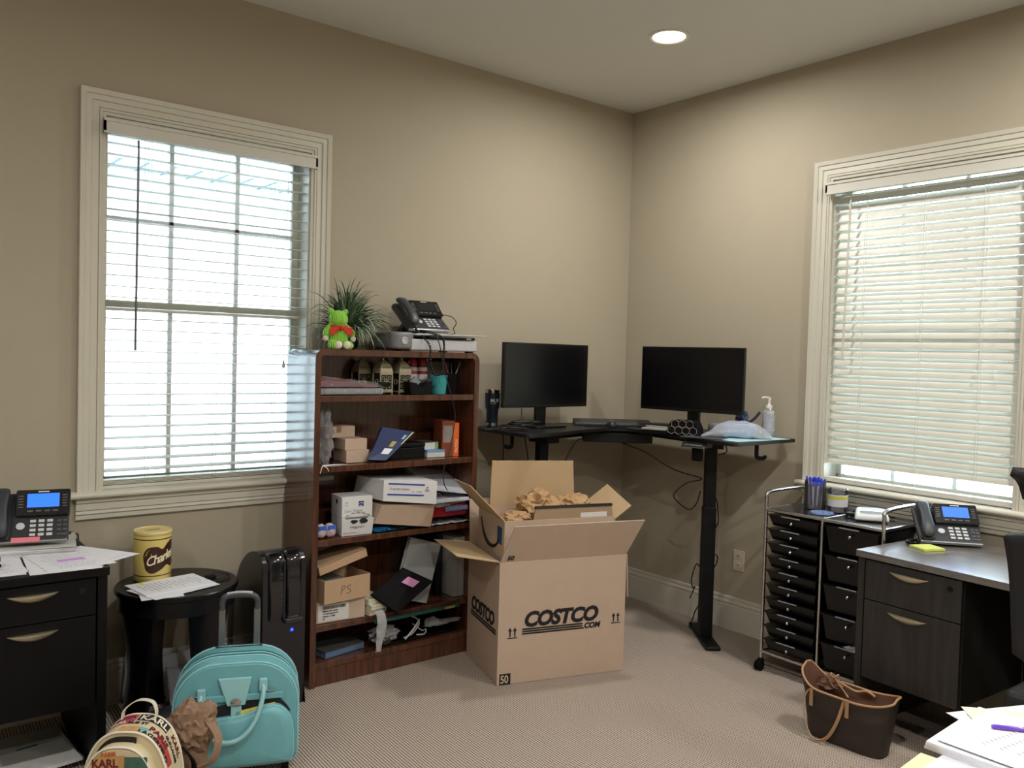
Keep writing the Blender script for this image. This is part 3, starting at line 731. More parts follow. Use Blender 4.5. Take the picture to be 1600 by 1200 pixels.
MB().hexa([(.0, -.002, 0), (.148, -.002, 0), (.148, 0, 0), (0, 0, 0)], [(-.004, -.016, .078), (.152, -.016, .078), (.150, -.012, .078), (-.002, -.012, .078)]).build('dispenser_lip', wz, r)
B('torn_slot', mat('torn_grey', '#77777a', .8), r, .02, .13, -.0008, .001, .05, .083)
B('blue_emblem', mat('emblem_navy', '#26287c', .4), r, .08, .105, -.0027, -.002, .132, .156)
MB(T(0, -.0028, 0, 90)).grid(lambda u, v: (.0805+.024*u, .143+.004*math.sin(u*PI)+.0025*v, 0), 8, 1).build('emblem_curve', wz, r)
mb = MB(); mb.crumple((.055, -.0155, .066), (.02, .002, .009), .3, 1, 2).crumple((.1, -.016, .068), (.02, .002, .013), .3, 2, 2).build('torn_hole', ink, r)
text('ZEISS', .006, white, r, front(.083, -.003, .134), 'emblem_lettering', bold=.0002)
text('Lens Wipes', .0185, greyink, r, front(.012, -.0024, .108))
text('200', .009, greyink, r, front(.014, -.0024, .148))
text('wipes', .006, greyink, r, front(.014, -.0024, .139))
text('Pflegetuch', .017, mat('slate_print', '#3b3c44', .6), r, T(.036, -.0105, .036, 80))
text('made for clean lenses    ::::', .007, greyink, r, T(.006, -.006, .012, 80))
for zz, s_ in ((.15, .016),): B('side_emblem', ink, r, -.0015, -.0008, .05, .068, zz-.008, zz+.012)
# brown carton tray upside, with white carton on it
r = thing('brown_tray_carton', 'brown open sided carton under the white labelled carton on the third shelf', 'box', P(.318, .0, z+.018), -4)
MB().hexa([(-.01, .0, .03), (.29, .0, -.012+.0), (.29, .23, 0), (-.03, .23, .0)], [(.02, -.02, .118), (.30, -.02, .098), (.29, .22, .098), (0, .22, .118)]).build('box_body', kraft, r, bev=.001)
r = thing('white_carton', 'white carton with navy stripes and a printed label on the brown carton', 'box', P(.338, -.03, z+.155), -8)
MB().hexa([(-.002, 0, .0), (.27, 0, -.032), (.27, .24, -.032), (-.06, .24, .0)], [(-.002, -.004, .098), (.27, -.004, .078), (.27, .24, .078), (-.04, .24, .09)]).build('box_body', mat('carton_white', '#dcdee0', .45), r, bev=.001)
Ml = T(.02, -.0035, .06, 90) @ T(0, 0, 0, 0, 0, -5)
MB(Ml).box(0, .185, .017, .024, -.0002, .0012).box(0, .185, -.032, -.026, -.0012, .0012).build('navy_stripe', mat('stripe_navy', '#2f3f9a', .4), r)
text('X-ray film Holders', .016, greyink, r, Ml @ T(.008, -.007, .001), sx=.85)
text('0.5L      QTY:100', .009, greyink, r, Ml @ T(.12, -.016, .001), sx=.8)
MB(Ml).box(.19, .21, -.01, .0, 0, .001).box(.195, .205, .004, .012, 0, .001).build('barcode', greyink, r)
r = thing('blue_plastic_bag', 'crumpled bright blue plastic packet squeezed under the brown carton', 'packet', P(.33, .05, z))
MB().crumple((.03, -.01, .012), (.06, .04, .010), .3, 7, 4, 2.5, flat=.9).build('packet', mat('blue_film', '#1f6fa8', .25, var=.3, coat=.3), r, smooth=50)
MB().crumple((.13, .0, .009), (.08, .04, .007), .3, 9, 4, 2.5, flat=.9).build('folded_end', mat('teal_film', '#1c4a5c', .25, var=.3, coat=.3), r, smooth=50)
# red pouch, silver pouch, white binder
r = thing('silver_pouch', 'flat silvery plastic sleeve lying on the third shelf below the red package', 'pouch', P(.63, .012, z))
MB().grid(wavy(0, .228, -.01, .2, lambda u, v: .006+.012*abs(noise.noise(Vector((u*5, v*4, 5))))), 30, 20).build('sleeve', mat('silver_sleeve', '#b5bac4', .25, var=.1, coat=.4), r, smooth=179, solid=.003)
B('black_roll', gblack, r, -.02, .05, .0, .06, .012, .034, bev=.01)
r = thing('red_package', 'thick red plastic wrapped package on the third shelf below the white binder', 'package', P(.622, .012, z+.038), 0)
MB().hexa([(0, 0, 0), (.230, 0, .0), (.230, .22, 0), (0, .22, 0)], [(.01, .01, .055), (.232, .01, .062), (.23, .2, .062), (.01, .2, .055)]).build('package_body', mat('red_foil', '#8e1522', .28, var=.15, coat=.5, bump=.6, bscale=40), r, bev=.012, seg=4)
MB().grid(wavy(.09, .226, -.004, .0, lambda u, v: .026+.022*v+.004*noise.noise(Vector((u*20, v*3, 1)))), 24, 4).build('picture_print', mat('cool_print', '#6e7da8', .3, var=.6, scale=90), r, smooth=179, solid=.002)
MB().crumple((.05, -.004, .062), (.06, .012, .009), .5, 4, 4, 3).crumple((.15, -.004, .070), (.06, .01, .005), .5, 6, 4, 3).build('loose_wrap', clearf, r, smooth=60)
r = thing('ring_binder', 'white ring binder lying aslant on the red package, its open side to the room', 'binder', P(0, 0, 0), 0, 'ring binders')
bw = mat('binder_white', '#b9bdc6', .35)
Q = [Vector((.618, -.012, .845)), Vector((.857, -.012, .805)), Vector((.857, .24, .895)), Vector((.62, .24, .925))]
dn = Vector((0, 0, -1))
MB().hexa([p+dn*.004 for p in Q], Q).build('cover', bw, r)
lo = [Vector((.622, -.01, .778)), Vector((.857, -.01, .778)), Vector((.857, .24, .79)), Vector((.64, .24, .79))]
MB().hexa([p+dn*.004 for p in lo], lo).build('cover', bw, r)
MB().hexa([lo[0]-Vector((.004, 0, .004)), lo[0], lo[3], lo[3]-Vector((.004, 0, .004))], [Q[0]-Vector((.004, 0, 0)), Q[0], Q[3], Q[3]-Vector((.004, 0, 0))]).build('spine', bw, r)
MB().hexa([p+Vector((.02, .012, .001)) if k in (0, 3) else p+Vector((-.01, .012, .001)) for k, p in enumerate(lo)], [p+Vector((.02, .012, .014)) if k in (0, 3) else p+Vector((-.01, .012, .010)) for k, p in enumerate(lo)]).build('page_block', paper, r)
for yy in (.02, .17): MB().tube([(.69, yy, .795), (.69, yy, .806), (.67, yy, .818), (.65, yy, .81), (.64, yy, .795)], .002, 6).build('ring', chrome, r)

# ---- shelf 4
z = SH[3]
r = thing('shipping_box', 'brown box with a white barcode label on the fourth shelf', 'box', P(.031, .028, z), -4)
B('box_body', kraft, r, 0, .245, 0, .22, 0, .096, bev=.0015)
lab = B('shipping_label', mat('label_paper', '#d5d5d3', .6), r, .018, .165, -.0008, 0, .006, .082)
mb = MB(); x = .04; rnd = random.Random(5)
while x < .15:
    w = rnd.choice((.0008, .0014, .0022)); mb.box(x, x+w, -.0012, -.0008, .062, .076); x += w+rnd.choice((.0008, .0013))
mb.build('barcode', ink, lab)
for k, (s_, x_) in enumerate((('MEDICAL SUPPLY CENTER', .04), ('115 W 8TH AVENUE SUITE', .04), ('ORLANDO    FL 32801', .04), ('USA', .04))): text(s_, .0085, ink, lab, front(x_, -.0012, .05-k*.0115), sx=.72, bold=.0003)
r = thing('open_box', 'open brown box with two handwritten letters on its front, on the barcode box', 'box', P(.055, -.02, z+.098), 5)
w, d, h, t = .24, .19, .105, .003
mb = MB().box(0, w, 0, t, 0, h).box(0, w, d-t, d, 0, h).box(0, t, t, d-t, 0, h).box(w-t, w, t, d-t, 0, h).box(t, w-t, t, d-t, 0, t); mb.build('box_walls', kraft_lt, r)
B('grey_liner', mat('liner_grey', '#7a7a78', .7), r, .01, .15, .03, .18, .02, .085)
Mp = front(.085, -.0008, .03)
MB(Mp).tube([(0, 0, 0), (.004, .022, 0), (.003, .034, 0), (.016, .04, 0), (.022, .03, 0), (.006, .018, 0)], .0011, 5).tube([(.052, .038, 0), (.036, .034, 0), (.034, .028, 0), (.05, .014, 0), (.046, .004, 0), (.03, .002, 0)], .0011, 5).build('handwriting', mat('pencil_brown', '#4a3526', .8), r)
r = thing('tipped_carton', 'shallow light brown lid tipped up above the open box', 'box lid', P(.046, .01, z+.222)); r.rotation_euler = Euler((0, rad(-13.5), rad(2)))
mb = MB().box(0, .25, 0, .003, 0, .038).box(0, .25, .187, .19, 0, .038).box(0, .003, 0, .19, 0, .038).box(.247, .25, 0, .19, 0, .038).box(0, .25, 0, .19, .036, .038); mb.build('lid_shell', kraft_lt, r)
cb = mat('cream_board', '#cfcdb4', .5)
for k, (x_, y_, rz_, lb) in enumerate(((.298, .0, 14, 'small cream box, lowest of three beside the barcode box'), (.30, -.008, 10, 'small cream box in the middle of three beside the barcode box'), (.292, .005, 12, 'small cream box on top of three beside the barcode box'))):
    o = thing('cream_box', lb, 'box', P(x_, y_, z+k*.0258), rz_, 'small cream boxes'); B('box_body', cb, o, 0, .105, 0, .11, 0, .0145, bev=.0008); B('box_lid', cb, o, -.001, .106, -.001, .111, .0155, .025, bev=.0008)
# black folder leaning with a pink note
r = thing('black_folder', 'black folder leaning on the fourth shelf with a pink sticky note', 'folder', P(.46, -.048, z+.006))
F_ = [Vector((-.052, -.002, .0)), Vector((-.154, .068, .087)), Vector((.031, .098, .181)), Vector((.157, .018, .113)), Vector((.05, .008, .056))]
mb = MB(); nrm = Vector((.2, -.8, .55)).normalized()
A = [mb.v(p) for p in F_]; Bq = [mb.v(p+nrm*.012) for p in F_]
mb.bm.faces.new(A[::-1]); mb.bm.faces.new(Bq)
for i in range(5): mb.bm.faces.new((A[i], A[(i+1) % 5], Bq[(i+1) % 5], Bq[i]))
mb.build('folder_cover', mat('folder_black', '#050508', .7, spec=.15), r)
c = (F_[3]*.52+F_[1]*.30+F_[4]*.18)+nrm*.016; e1 = (F_[2]-F_[3]).normalized(); e2 = (F_[3]-F_[4]).normalized()
r2 = tag(MB().hexa([c, c+e2*.045+e1*.0, c+e2*.045+e1*.06, c+e1*.06], [p+nrm*.002 for p in (c, c+e2*.045, c+e2*.045+e1*.06, c+e1*.06)]).build('sticky_note', mat('pink_note', '#c989bb', .7)), 'pink sticky note stuck to the black folder on the fourth shelf', 'sticky note', loc=P(.46, -.048, z+.006))
# binders
def binder(x, y, w, h, d, lean, m, label, rz=0, pages=True, group='ring binders'):
    r = thing('ring_binder', label, 'binder', P(x, y, z+.001), rz, group); M = T(0, 0, 0, 0, lean)
    MB(M).box(0, .003, 0, d, 0, h).build('cover', m, r); MB(M).box(w-.003, w, 0, d, 0, h).build('cover', m, r)
    MB(M).box(0, w, -.003, 0, 0, h).build('spine', m, r)
    if pages: MB(M).box(.006, w-.006, .02, d-.006, .006, h-.01).build('page_block', paper, r)
    return r
r = thing('ring_binder', 'white ring binder leaning with its broad cover towards the room on the fourth shelf', 'binder', P(0, 0, 0), 0, 'ring binders')
q = [Vector((.435, .012, .336)), Vector((.615, .012, .284)), Vector((.742, .085, .545)), Vector((.562, .085, .60))]
nb = Vector((.25, 1, -.1)).normalized()
slab('cover', mat('binder_shade_grey', '#8d9090', .5), r, q, 0, .003)  # cover of the white binder greyed: shade put into its colour
slab('cover', mat('binder_white2', '#b4b4ae', .5), r, q, .036, .039)
slab('spine', mat('binder_white2', '#b4b4ae', .5), r, [q[0].lerp(q[1], .985), q[1], q[2], q[3].lerp(q[2], .985)], .001, .038)
slab('page_block', paper, r, [q[0].lerp(q[1], .1).lerp(q[3], .03), q[0].lerp(q[1], .95).lerp(q[2], .03), q[0].lerp(q[1], .95).lerp(q[2], .95), q[0].lerp(q[1], .1).lerp(q[3], .95)], .008, .03)
MB().tube([(.64, .058, .545), (.645, .05, .556), (.65, .056, .565)], .0015, 6).build('clip', chrome, r)
binder(.70, .145, .032, .30, .13, 3, blackm, 'dark blue black binder leaning beside the white binder on the fourth shelf', group='ring binders')
binder(.755, .145, .036, .31, .13, 0, mat('navy_binder', '#141826', .5), 'navy binder standing next to the pale upright binders', group='ring binders')
binder(.795, .05, .031, .30, .2, 0, mat('binder_pale', '#9a9a96', .5), 'pale grey upright binder on the fourth shelf, second from the right side panel', group='ring binders')
binder(.829, .05, .031, .30, .2, 0, mat('binder_pale2', '#a8a8a4', .5), 'pale grey upright binder touching the right side panel', group='ring binders')
r = thing('teal_folder', 'thin teal folder sticking out over the edge of the fourth shelf', 'folder', P(.22, -.045, z+.0004-.0), 1)
tag(r, r['label'], 'folder'); r.location = P(.23, -.012, z+.0002)
B('folder_sheet', mat('teal_board', '#1d4a44', .35), r, .08, .56, -.02, .0, -.03, -.016)
r2 = B('yellow_label', mat('yellow_label', '#a39a3a', .5), r, .47, .53, -.0212, -.02, -.028, -.018)
r = thing('hanging_wrapper', 'clear plastic wrapper hanging over the edge of the fourth shelf', 'plastic wrapper', P(.325, -.018, z))
MB().grid(lambda u, v: (-.02+.04*v+.012*math.sin(u*5)*v-.008*u, -.006-.035*min(1, u*5)-.01*noise.noise(Vector((u*4, v*3, 0))), .03-.035*min(1, u*5)**2-.165*max(0, u-.1)), 24, 8).build('wrapper_film', film('wrapper_film_mat', gloss=.3, haze=.3, rough=.15, bump=.8), r, smooth=179, solid=.001)

# ---- bottom shelf
z = SH[4]
r = thing('grey_book', 'large grey and blue edged book lying on the bottom shelf', 'book', P(.09, .03, z), 10)
B('cover', mat('grey_book_cover', '#4c4c4a', .4), r, 0, .22, 0, .2, .027, .031); B('cover', mat('grey_book_cover', '#4c4c4a', .4), r, 0, .22, 0, .2, 0, .003)
B('page_block', mat('blue_edge', '#5c779c', .5), r, .003, .22, .001, .198, .003, .027)
r = thing('cable_bundle', 'white cables coiled on the bottom shelf of the bookshelf', 'cable', P(.5, .05, z+.014))
wc = mat('cable_white', '#c8c8c8', .4)
MB().tube([(-.06, .06, .09), (0, .03, .1), (.07, .02, .09), (.1, .0, .06), (.05, -.02, .02), (.0, -.02, .008)], .0035, 7).tube([(.1, .0, .075), (.05, -.03, .045), (-.0, -.035, .006)], .0045, 7).build('thick_cable', wc, r, smooth=60)
MB().tube([(.08, .03, .05), (.13, .02, .01), (.14, .0, .02), (.12, -.02, .006), (.08, -.01, .005)], .003, 6).build('thin_cable', wc, r, smooth=60)
r = thing('plastic_bundle', 'plastic wrapped dark bundle on the bottom shelf beside the grey book', 'plastic bag', P(.352, .05, z+.014))
MB().crumple((.04, 0, .03), (.06, .05, .032), .3, 12, 4, 2.5, flat=.9).build('contents', mat('bundle_dark', '#2d2d31', .4, var=.4, scale=50), r, smooth=60)
MB().crumple((.05, .0, .04), (.07, .055, .036), .4, 15, 4, 3, flat=.9).build('wrap', clearf, r, smooth=60)
r = thing('plastic_strip', 'twisted strip of clear plastic along the bottom shelf', 'plastic wrapper', P(.66, .06, z))
MB().crumple((.08, 0, .05), (.1, .02, .012), .4, 21, 4, 3).crumple((.02, 0, .06), (.04, .02, .02), .4, 22, 4, 3).build('strip', clearf, r, smooth=60)
r = thing('dark_tray', 'flat black tray lying at the right of the bottom shelf', 'tray', P(.42, .03, z)); B('tray_body', black, r, 0, .4, 0, .22, 0, .012, bev=.003)
B('end_block', black, r, .3, .4, .1, .22, .012, .05, bev=.004)
# ------------------------------------------------------------------ big shipping box
r = thing('moving_box', 'large open brown shipping box standing on the carpet in front of the standing desk', 'box', (-1.583, -.774, 0), -17.07)
w, d, h, t = .651, .435, .565, .005
def quad(name, q, n, m, parent, bev=0):
    n = Vector(n); q = [Vector(p) for p in q]
    return MB().hexa(q, [p+n for p in q]).build(name, m, parent, bev=bev)
MB().box(0, w, 0, t, .002, h).box(0, w, d-t, d, .002, h).box(0, t, t, d-t, .002, h).box(w-t, w, t, d-t, .002, h).box(t, w-t, t, d-t, .002, .008).build('box_walls', kraft, r)
quad('flap', [(.002, 0, h), (w-.002, 0, h), (w+.045, -.085, h+.178), (.035, -.085, h+.178)], (0, .004, .002), kraft, r)
quad('flap', [(.002, d, h), (w-.002, d, h), (w-.002, d+.02, h+.215), (.002, d+.02, h+.215)], (0, -.004, 0), kraft, r)
quad('flap', [(0, 0, h), (0, d, h), (-.2, d-.06, h+.035), (-.205, .0, h+.04)], (0, 0, .004), kraft_in, r)
quad('flap', [(w+.001, 0, h), (w+.001, d, h), (w+.012, d, h-.21), (w+.012, .0, h-.21)], (.004, 0, 0), kraft, r)
Mf = front(0, -.0012, 0)
text('COSTCO', .094, ink, r, Mf @ T(.122, .262, 0, 0, 0, 0), 'logo_lettering', shear=.22, bold=.0042, sx=1.02, space=.93, ext=.0006)
text('C', .125, ink, r, Mf @ T(.112, .244, 0, 0, 0, 0), 'logo_capital', shear=.22, bold=.0055, ext=.0005) if False else None
text('.COM', .036, ink, r, Mf @ T(.425, .226, 0), 'logo_lettering', shear=.2, bold=.0016, ext=.0006)
mb = MB(Mf)
for k in range(3): mb.box(.118, .425, .246-k*.0105, .2525-k*.0105, -.0006, .0006)
mb.build('logo_stripe', ink, r)
def up_arrows(M, u, z0):
    mb = MB(M)
    for x in (u, u+.024):
        mb.box(x-.003, x+.003, z0+.008, z0+.036, -.0005, .0005).prism([(x-.009, z0+.034), (x+.009, z0+.034), (x, z0+.05)], -.0005, .0005)
    mb.box(u-.012, u+.036, z0, z0+.004, -.0005, .0005); return mb.build('arrow_mark', ink, r)
up_arrows(Mf, .058, .212); up_arrows(Mf, .59, .235)
MB(Mf).box(.012, .066, .002, .052, -.0006, .0006).build('number_patch', ink, r)
text('50', .05, mat('pale_board_print', '#c9b89c', .7), r, Mf @ T(.0155, .010, .0012), 'number_lettering', bold=.001, sx=.8)
Ml = Matrix.Translation((-.0012, 0, 0)) @ Matrix(((0, 0, -1, 0), (-1, 0, 0, 0), (0, 1, 0, 0), (0, 0, 0, 1)))
text('COSTCO', .088, ink, r, Ml @ T(-.375, .258, 0), 'side_lettering', shear=.22, bold=.004, sx=.92, space=.92, ext=.0006)
mb = MB(Ml)
for k in range(2): mb.box(-.375, -.03, .238-k*.014, .247-k*.014, -.0006, .0006)
mb.build('side_stripe', ink, r)
Mfl = Matrix(((1, 0, 0, .0), (0, math.sin(rad(-25.5)), math.cos(rad(-25.5))*-1, -.002), (0, math.cos(rad(-25.5)), math.sin(rad(-25.5)), h), (0, 0, 0, 1)))
text('50', .034, ink, r, Mfl @ T(.03, .012, .0008), 'flap_number', shear=.1, bold=.0008)
# inner box with flaps
r2 = thing('inner_box', 'opened brown box with a black curved arrow print nested inside the large box', 'box', (-1.583, -.774, .01), -17.07)
x0, x1, y0, y1, zt = .03, .6, .03, .385, .735
MB().box(x0, x1, y0, y0+t, .01, zt).box(x0, x1, y1-t, y1, .01, zt).box(x0, x0+t, y0+t, y1-t, .01, zt).box(x1-t, x1, y0+t, y1-t, .01, zt).box(x0, x1, y0, y1, .005, .011).build('box_walls', kraft, r2)
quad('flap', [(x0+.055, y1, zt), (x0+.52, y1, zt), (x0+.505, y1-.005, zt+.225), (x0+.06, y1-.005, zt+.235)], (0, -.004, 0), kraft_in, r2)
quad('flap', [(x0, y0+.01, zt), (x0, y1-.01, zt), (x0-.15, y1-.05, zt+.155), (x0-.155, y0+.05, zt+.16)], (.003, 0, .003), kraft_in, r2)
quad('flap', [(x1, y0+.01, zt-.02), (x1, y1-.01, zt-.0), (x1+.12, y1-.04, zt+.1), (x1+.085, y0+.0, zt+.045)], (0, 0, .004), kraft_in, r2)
quad('front_flap', [(x0+.14, y0+.005, zt-.02), (x1-.01, y0+.005, zt-.02), (x1-.005, y0+.03, zt+.05), (x0+.165, y0+.03, zt+.05)], (0, .006, 0), mat('grey_brown_board', '#8b7458', .8), r2)  # front flap in a darker grey-brown board than the other flaps
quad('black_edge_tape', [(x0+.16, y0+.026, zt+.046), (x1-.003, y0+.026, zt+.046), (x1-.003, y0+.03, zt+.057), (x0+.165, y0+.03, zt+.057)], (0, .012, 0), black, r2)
B('white_label', mat('label_paper', '#d5d5d3', .6), r2, .42, .56, y0+.012, y0+.014, zt+.0, zt+.022)
Mi = Matrix.Translation((x0-.001, 0, 0)) @ Matrix(((0, 0, -1, 0), (-1, 0, 0, 0), (0, 1, 0, 0), (0, 0, 0, 1)))
mb = MB(Mi); pts = []
for k in range(15):
    a = rad(200+k*8.5); pts.append((-.2+.15*math.cos(a), .76+.17*math.sin(a), 0))
mb.tube(pts, [.003+.006*math.sin(PI*k/14) for k in range(15)], 6); mb.m = mb.m
mb.build('curved_arrow', ink, r2)
MB(Mi).box(-.12, -.06, .62, .7, -.0006, .0006).build('blue_label', mat('label_deep_blue', '#28456e', .5), r2)
kp = mat('crumpled_kraft_paper', '#b08e66', .75, var=.1, scale=12, bump=.3, bscale=60)
for (c, s_, sd, lb) in (((.12, .12, .735), (.07, .06, .045), 3, 'crushed brown packing paper at the left inside the nested box'), ((.27, .22, .775), (.10, .1, .075), 8, 'largest crushed mass of brown packing paper in the nested box'), ((.455, .2, .77), (.09, .09, .065), 14, 'crushed brown packing paper at the right inside the nested box')):
    o = tag(MB().crumple(c, s_, .34, sd, 4, 1.15).build('packing_paper', kp, smooth=35), lb, 'packing paper', 'packing paper in the nested box'); o.location = (-1.583, -.774, .0); o.rotation_euler = (0, 0, rad(-17.07))
o = tag(MB().box(.04, .59, .04, .37, .1, .68).build('box_filling', kp), 'brown paper filling below the crushed sheets in the nested box', 'packing paper', 'packing paper in the nested box'); o.location = (-1.583, -.774, .0); o.rotation_euler = (0, 0, rad(-17.07))

# ------------------------------------------------------------------ corner standing desk
DZ = 1.113
r = thing('standing_desk', 'black L-shaped standing desk raised high in the room corner', 'desk', (0, 0, 0))
dtm = mat('desk_black_woodgrain', '#121315', .42, var=.12, scale=20, bump=.1)
outer = [(-.05, -.05), (-1.245, -.05), (-1.245, -.53), (-1.235, -.545)]
ctrl = [(-1.2, -.548), (-.98, -.50), (-.78, -.435), (-.6, -.41), (-.5, -.425), (-.452, -.52), (-.46, -.72), (-.52, -.98), (-.56, -1.2)]
cur = []
for i in range(len(ctrl)-1):
    g = lambda k: Vector((*ctrl[max(0, min(len(ctrl)-1, k))], 0))
    for k in range(5):
        t_ = k/5; a, b, c_, d_ = g(i-1), g(i), g(i+1), g(i+2)
        p = .5*((2*b)+(c_-a)*t_+(2*a-5*b+4*c_-d_)*t_*t_+(3*b-a-3*c_+d_)*t_**3); cur.append((p.x, p.y))
poly = outer+cur+[(-.562, -1.235), (-.555, -1.262), (-.53, -1.27), (-.05, -1.27)]
MB().prism(poly[::-1], DZ-.019, DZ).build('desktop', dtm, r, bev=.003)
steel = mat('desk_steel', '#0c0d10', .5, var=.08, spec=.3, bump=.1, bscale=500)
def leg(x, y, a, nm='leg'):
    M = T(x, y, 0, 0, 0, a)
    l = MB(M).box(-.035, .035, -.028, .028, .02, .72).build('leg', steel, r, bev=.006)
    MB(M).box(-.03, .03, -.023, .023, .68, DZ-.04).build('inner_column', steel, l, bev=.004)
    MB(M).box(-.04, .04, -.2, .22, .0, .022).build('foot', steel, l, bev=.01, seg=3)
    MB(M).box(-.045, .045, -.09, .06, DZ-.075, DZ-.02).build('motor_housing', steel, l, bev=.004)
leg(-.255, -.895, -38)
leg(-.93, -.285, 0)
MB().tube([(-.93, -.28, DZ-.045), (-.16, -.16, DZ-.045), (-.25, -.9, DZ-.045)], .02, 8, smooth=False, flat=(.06, .03)).build('crossbar', steel, r)
Mt = T(-.54, -.46, DZ, 0, 0, -42)
MB(Mt).box(-.18, .21, .06, .30, -.085, -.03).build('under_tray', steel, r, bev=.004)
MB(Mt).box(-.33, -.16, .12, .2, -.06, -.035).build('power_bar', blackm, r, bev=.005)
Mc = T(-.50, -1.0, DZ-.022, 0, 0, -79)
cp = MB(Mc).hexa([(-.065, -.06, -.028), (.065, -.06, -.028), (.065, .03, -.028), (-.065, .03, -.028)], [(-.07, -.03, 0), (.07, -.03, 0), (.07, .04, 0), (-.07, .04, 0)]).build('control_panel', mat('panel_grey', '#3a3b3c', .4), r, bev=.003)
MB(Mc).box(-.045, .05, -.056, -.05, -.018, -.01).build('button_row', mat('button_grey', '#77797a', .4), cp)
MB(Mc).box(-.03, .02, -.01, .03, -.1, -.028).build('motor_box', blackm, r, bev=.008)
def hook(x, y, a):
    M = T(x, y, DZ-.02, 0, 0, a)
    MB(M).tube([(0, .0, 0), (0, .0, -.05), (0, -.006, -.062), (0, -.03, -.064), (0, -.042, -.055)], .01, 8, flat=(.02, .005)).ball((0, -.044, -.054), .008).build('bag_hook', blackm, r, smooth=50)
hook(-1.2, -.36, -90); hook(-.36, -1.255, 20)
bc = mat('cable_black', '#0e0e10', .5)
def cable(pts, lb, rad_=.0033, m=bc, grp=None, name='power_cable'):
    return tag(MB().tube(pts, rad_, 7).build(name, m, smooth=70), lb, 'cable', grp)
cable([(-1.06, -.1, DZ-.02), (-1.05, -.1, .98), (-1.06, -.1, .85), (-1.1, -.1, .6), (-1.1, -.1, .4), (-1.06, -.1, .01)], 'thin black cable hanging at the left under the standing desk')
cable([(-.985, -.22, DZ-.02), (-.995, -.22, 1.04), (-.975, -.22, .96), (-.97, -.22, .84), (-.98, -.2, .5), (-1., -.2, .012)], 'black cable hanging just left of the left desk leg')
cable([(-.70, -.36, DZ-.058), (-.745, -.35, 1.035), (-.80, -.33, .93), (-.84, -.30, .84), (-.86, -.25, .5), (-.86, -.2, .012)], 'black cable dropping from the power bar behind the shipping box')
cable([(-.44, -.40, 1.028), (-.414, -.455, 1.009), (-.385, -.55, .981), (-.342, -.656, .92), (-.316, -.749, .89), (-.296, -.845, .876), (-.283, -.857, .862), (-.339, -.802, .839), (-.389, -.762, .778), (-.369, -.778, .734), (-.322, -.816, .697), (-.297, -.845, .737), (-.284, -.856, .80)], 'black cord looping beside the right desk leg', .0035)
cable([(-.215, -.868, .79), (-.194, -.893, .754), (-.184, -.901, .684), (-.184, -.901, .614), (-.212, -.872, .561), (-.205, -.88, .473), (-.179, -.904, .439), (-.189, -.897, .386), (-.215, -.866, .357), (-.25, -.845, .38), (-.288, -.848, .40), (-.308, -.836, .319), (-.301, -.842, .275), (-.288, -.845, .278), (-.306, -.837, .234), (-.312, -.834, .214)], 'black cord running down behind the right desk leg to a small plug', .0035)
cable([(-.20, -.84, .2), (-.178, -.80, .16), (-.184, -.769, .105), (-.191, -.763, .069), (-.2, -.75, .03)], 'short black cord with a plug lying by the baseboard', .0035)
cable([(-.22, -.93, DZ-.03), (-.21, -.955, 1.05), (-.215, -.965, 1.02), (-.235, -.93, 1.0)], 'small black cable loop at the top of the right desk leg', .003)

def monitor(label, x, y, rz, zb):
    r = thing('computer_monitor', label, 'monitor', (x, y, DZ), rz, 'computer monitors')
    hb = zb-DZ; hh = .35; w2 = .305
    B('bezel', mat('bezel_black', '#0b0b0d', .35), r, -w2, w2, -.012, .012, hb, hb+hh, bev=.003)
    B('screen', mat('screen_glass', '#030408', .22, spec=.5), r, -w2+.006, w2-.006, -.0135, -.012, hb+.018, hb+hh-.007)
    B('back_housing', mat('bezel_black', '#0b0b0d', .35), r, -.2, .2, .012, .045, hb+.05, hb+hh-.06, bev=.01)
    B('stand_neck', mat('bezel_black', '#0b0b0d', .35), r, -.035, .035, .03, .055, .012, hb+.15, bev=.004)
    MB().prism(rrect(-.13, .13, -.075, .1, .06, 8), .0012, .012).build('stand_base', mat('bezel_black', '#0b0b0d', .35), r, bev=.003)
    return r
monitor('black computer monitor on the standing desk, next to the bookshelf', -.872, -.235, 0, 1.224)
m2 = monitor('black computer monitor on the standing desk, facing left beside the bagged masks', -.31, -.79, -78, 1.226)
# tumbler
r = thing('travel_tumbler', 'navy insulated tumbler with a steel rim on the left end of the standing desk', 'tumbler', (-1.135, -.10, DZ+.001))
nav = mat('tumbler_navy', '#1d2c3c', .4)
MB().lathe([(.026, 0), (.03, .002), (.032, .09), (.0395, .105), (.042, .17), (.042, .185)], 36).build('tumbler_body', nav, r, smooth=40)
MB().lathe([(.0422, .183), (.0425, .2), (.039, .2), (.038, .195), (0, .195)], 36, cap=False).build('steel_rim', chrome, r, smooth=50)
MB().lathe([(.0305, .004), (.0315, .02)], 36, cap=False).build('steel_base_band', chrome, r, smooth=50)
def wrapcyl(R, ang, z0): return lambda p: Vector(((R+p.z)*math.cos(ang+p.x/R), (R+p.z)*math.sin(ang+p.x/R), z0+p.y))
text('MLBC', .026, white, r, None, 'print', wrap=wrapcyl(.0425, rad(-115)-.5, .135), bold=.0004)
text('EST 2004', .0085, white, r, None, 'print', wrap=wrapcyl(.0425, rad(-115)-.5, .124))
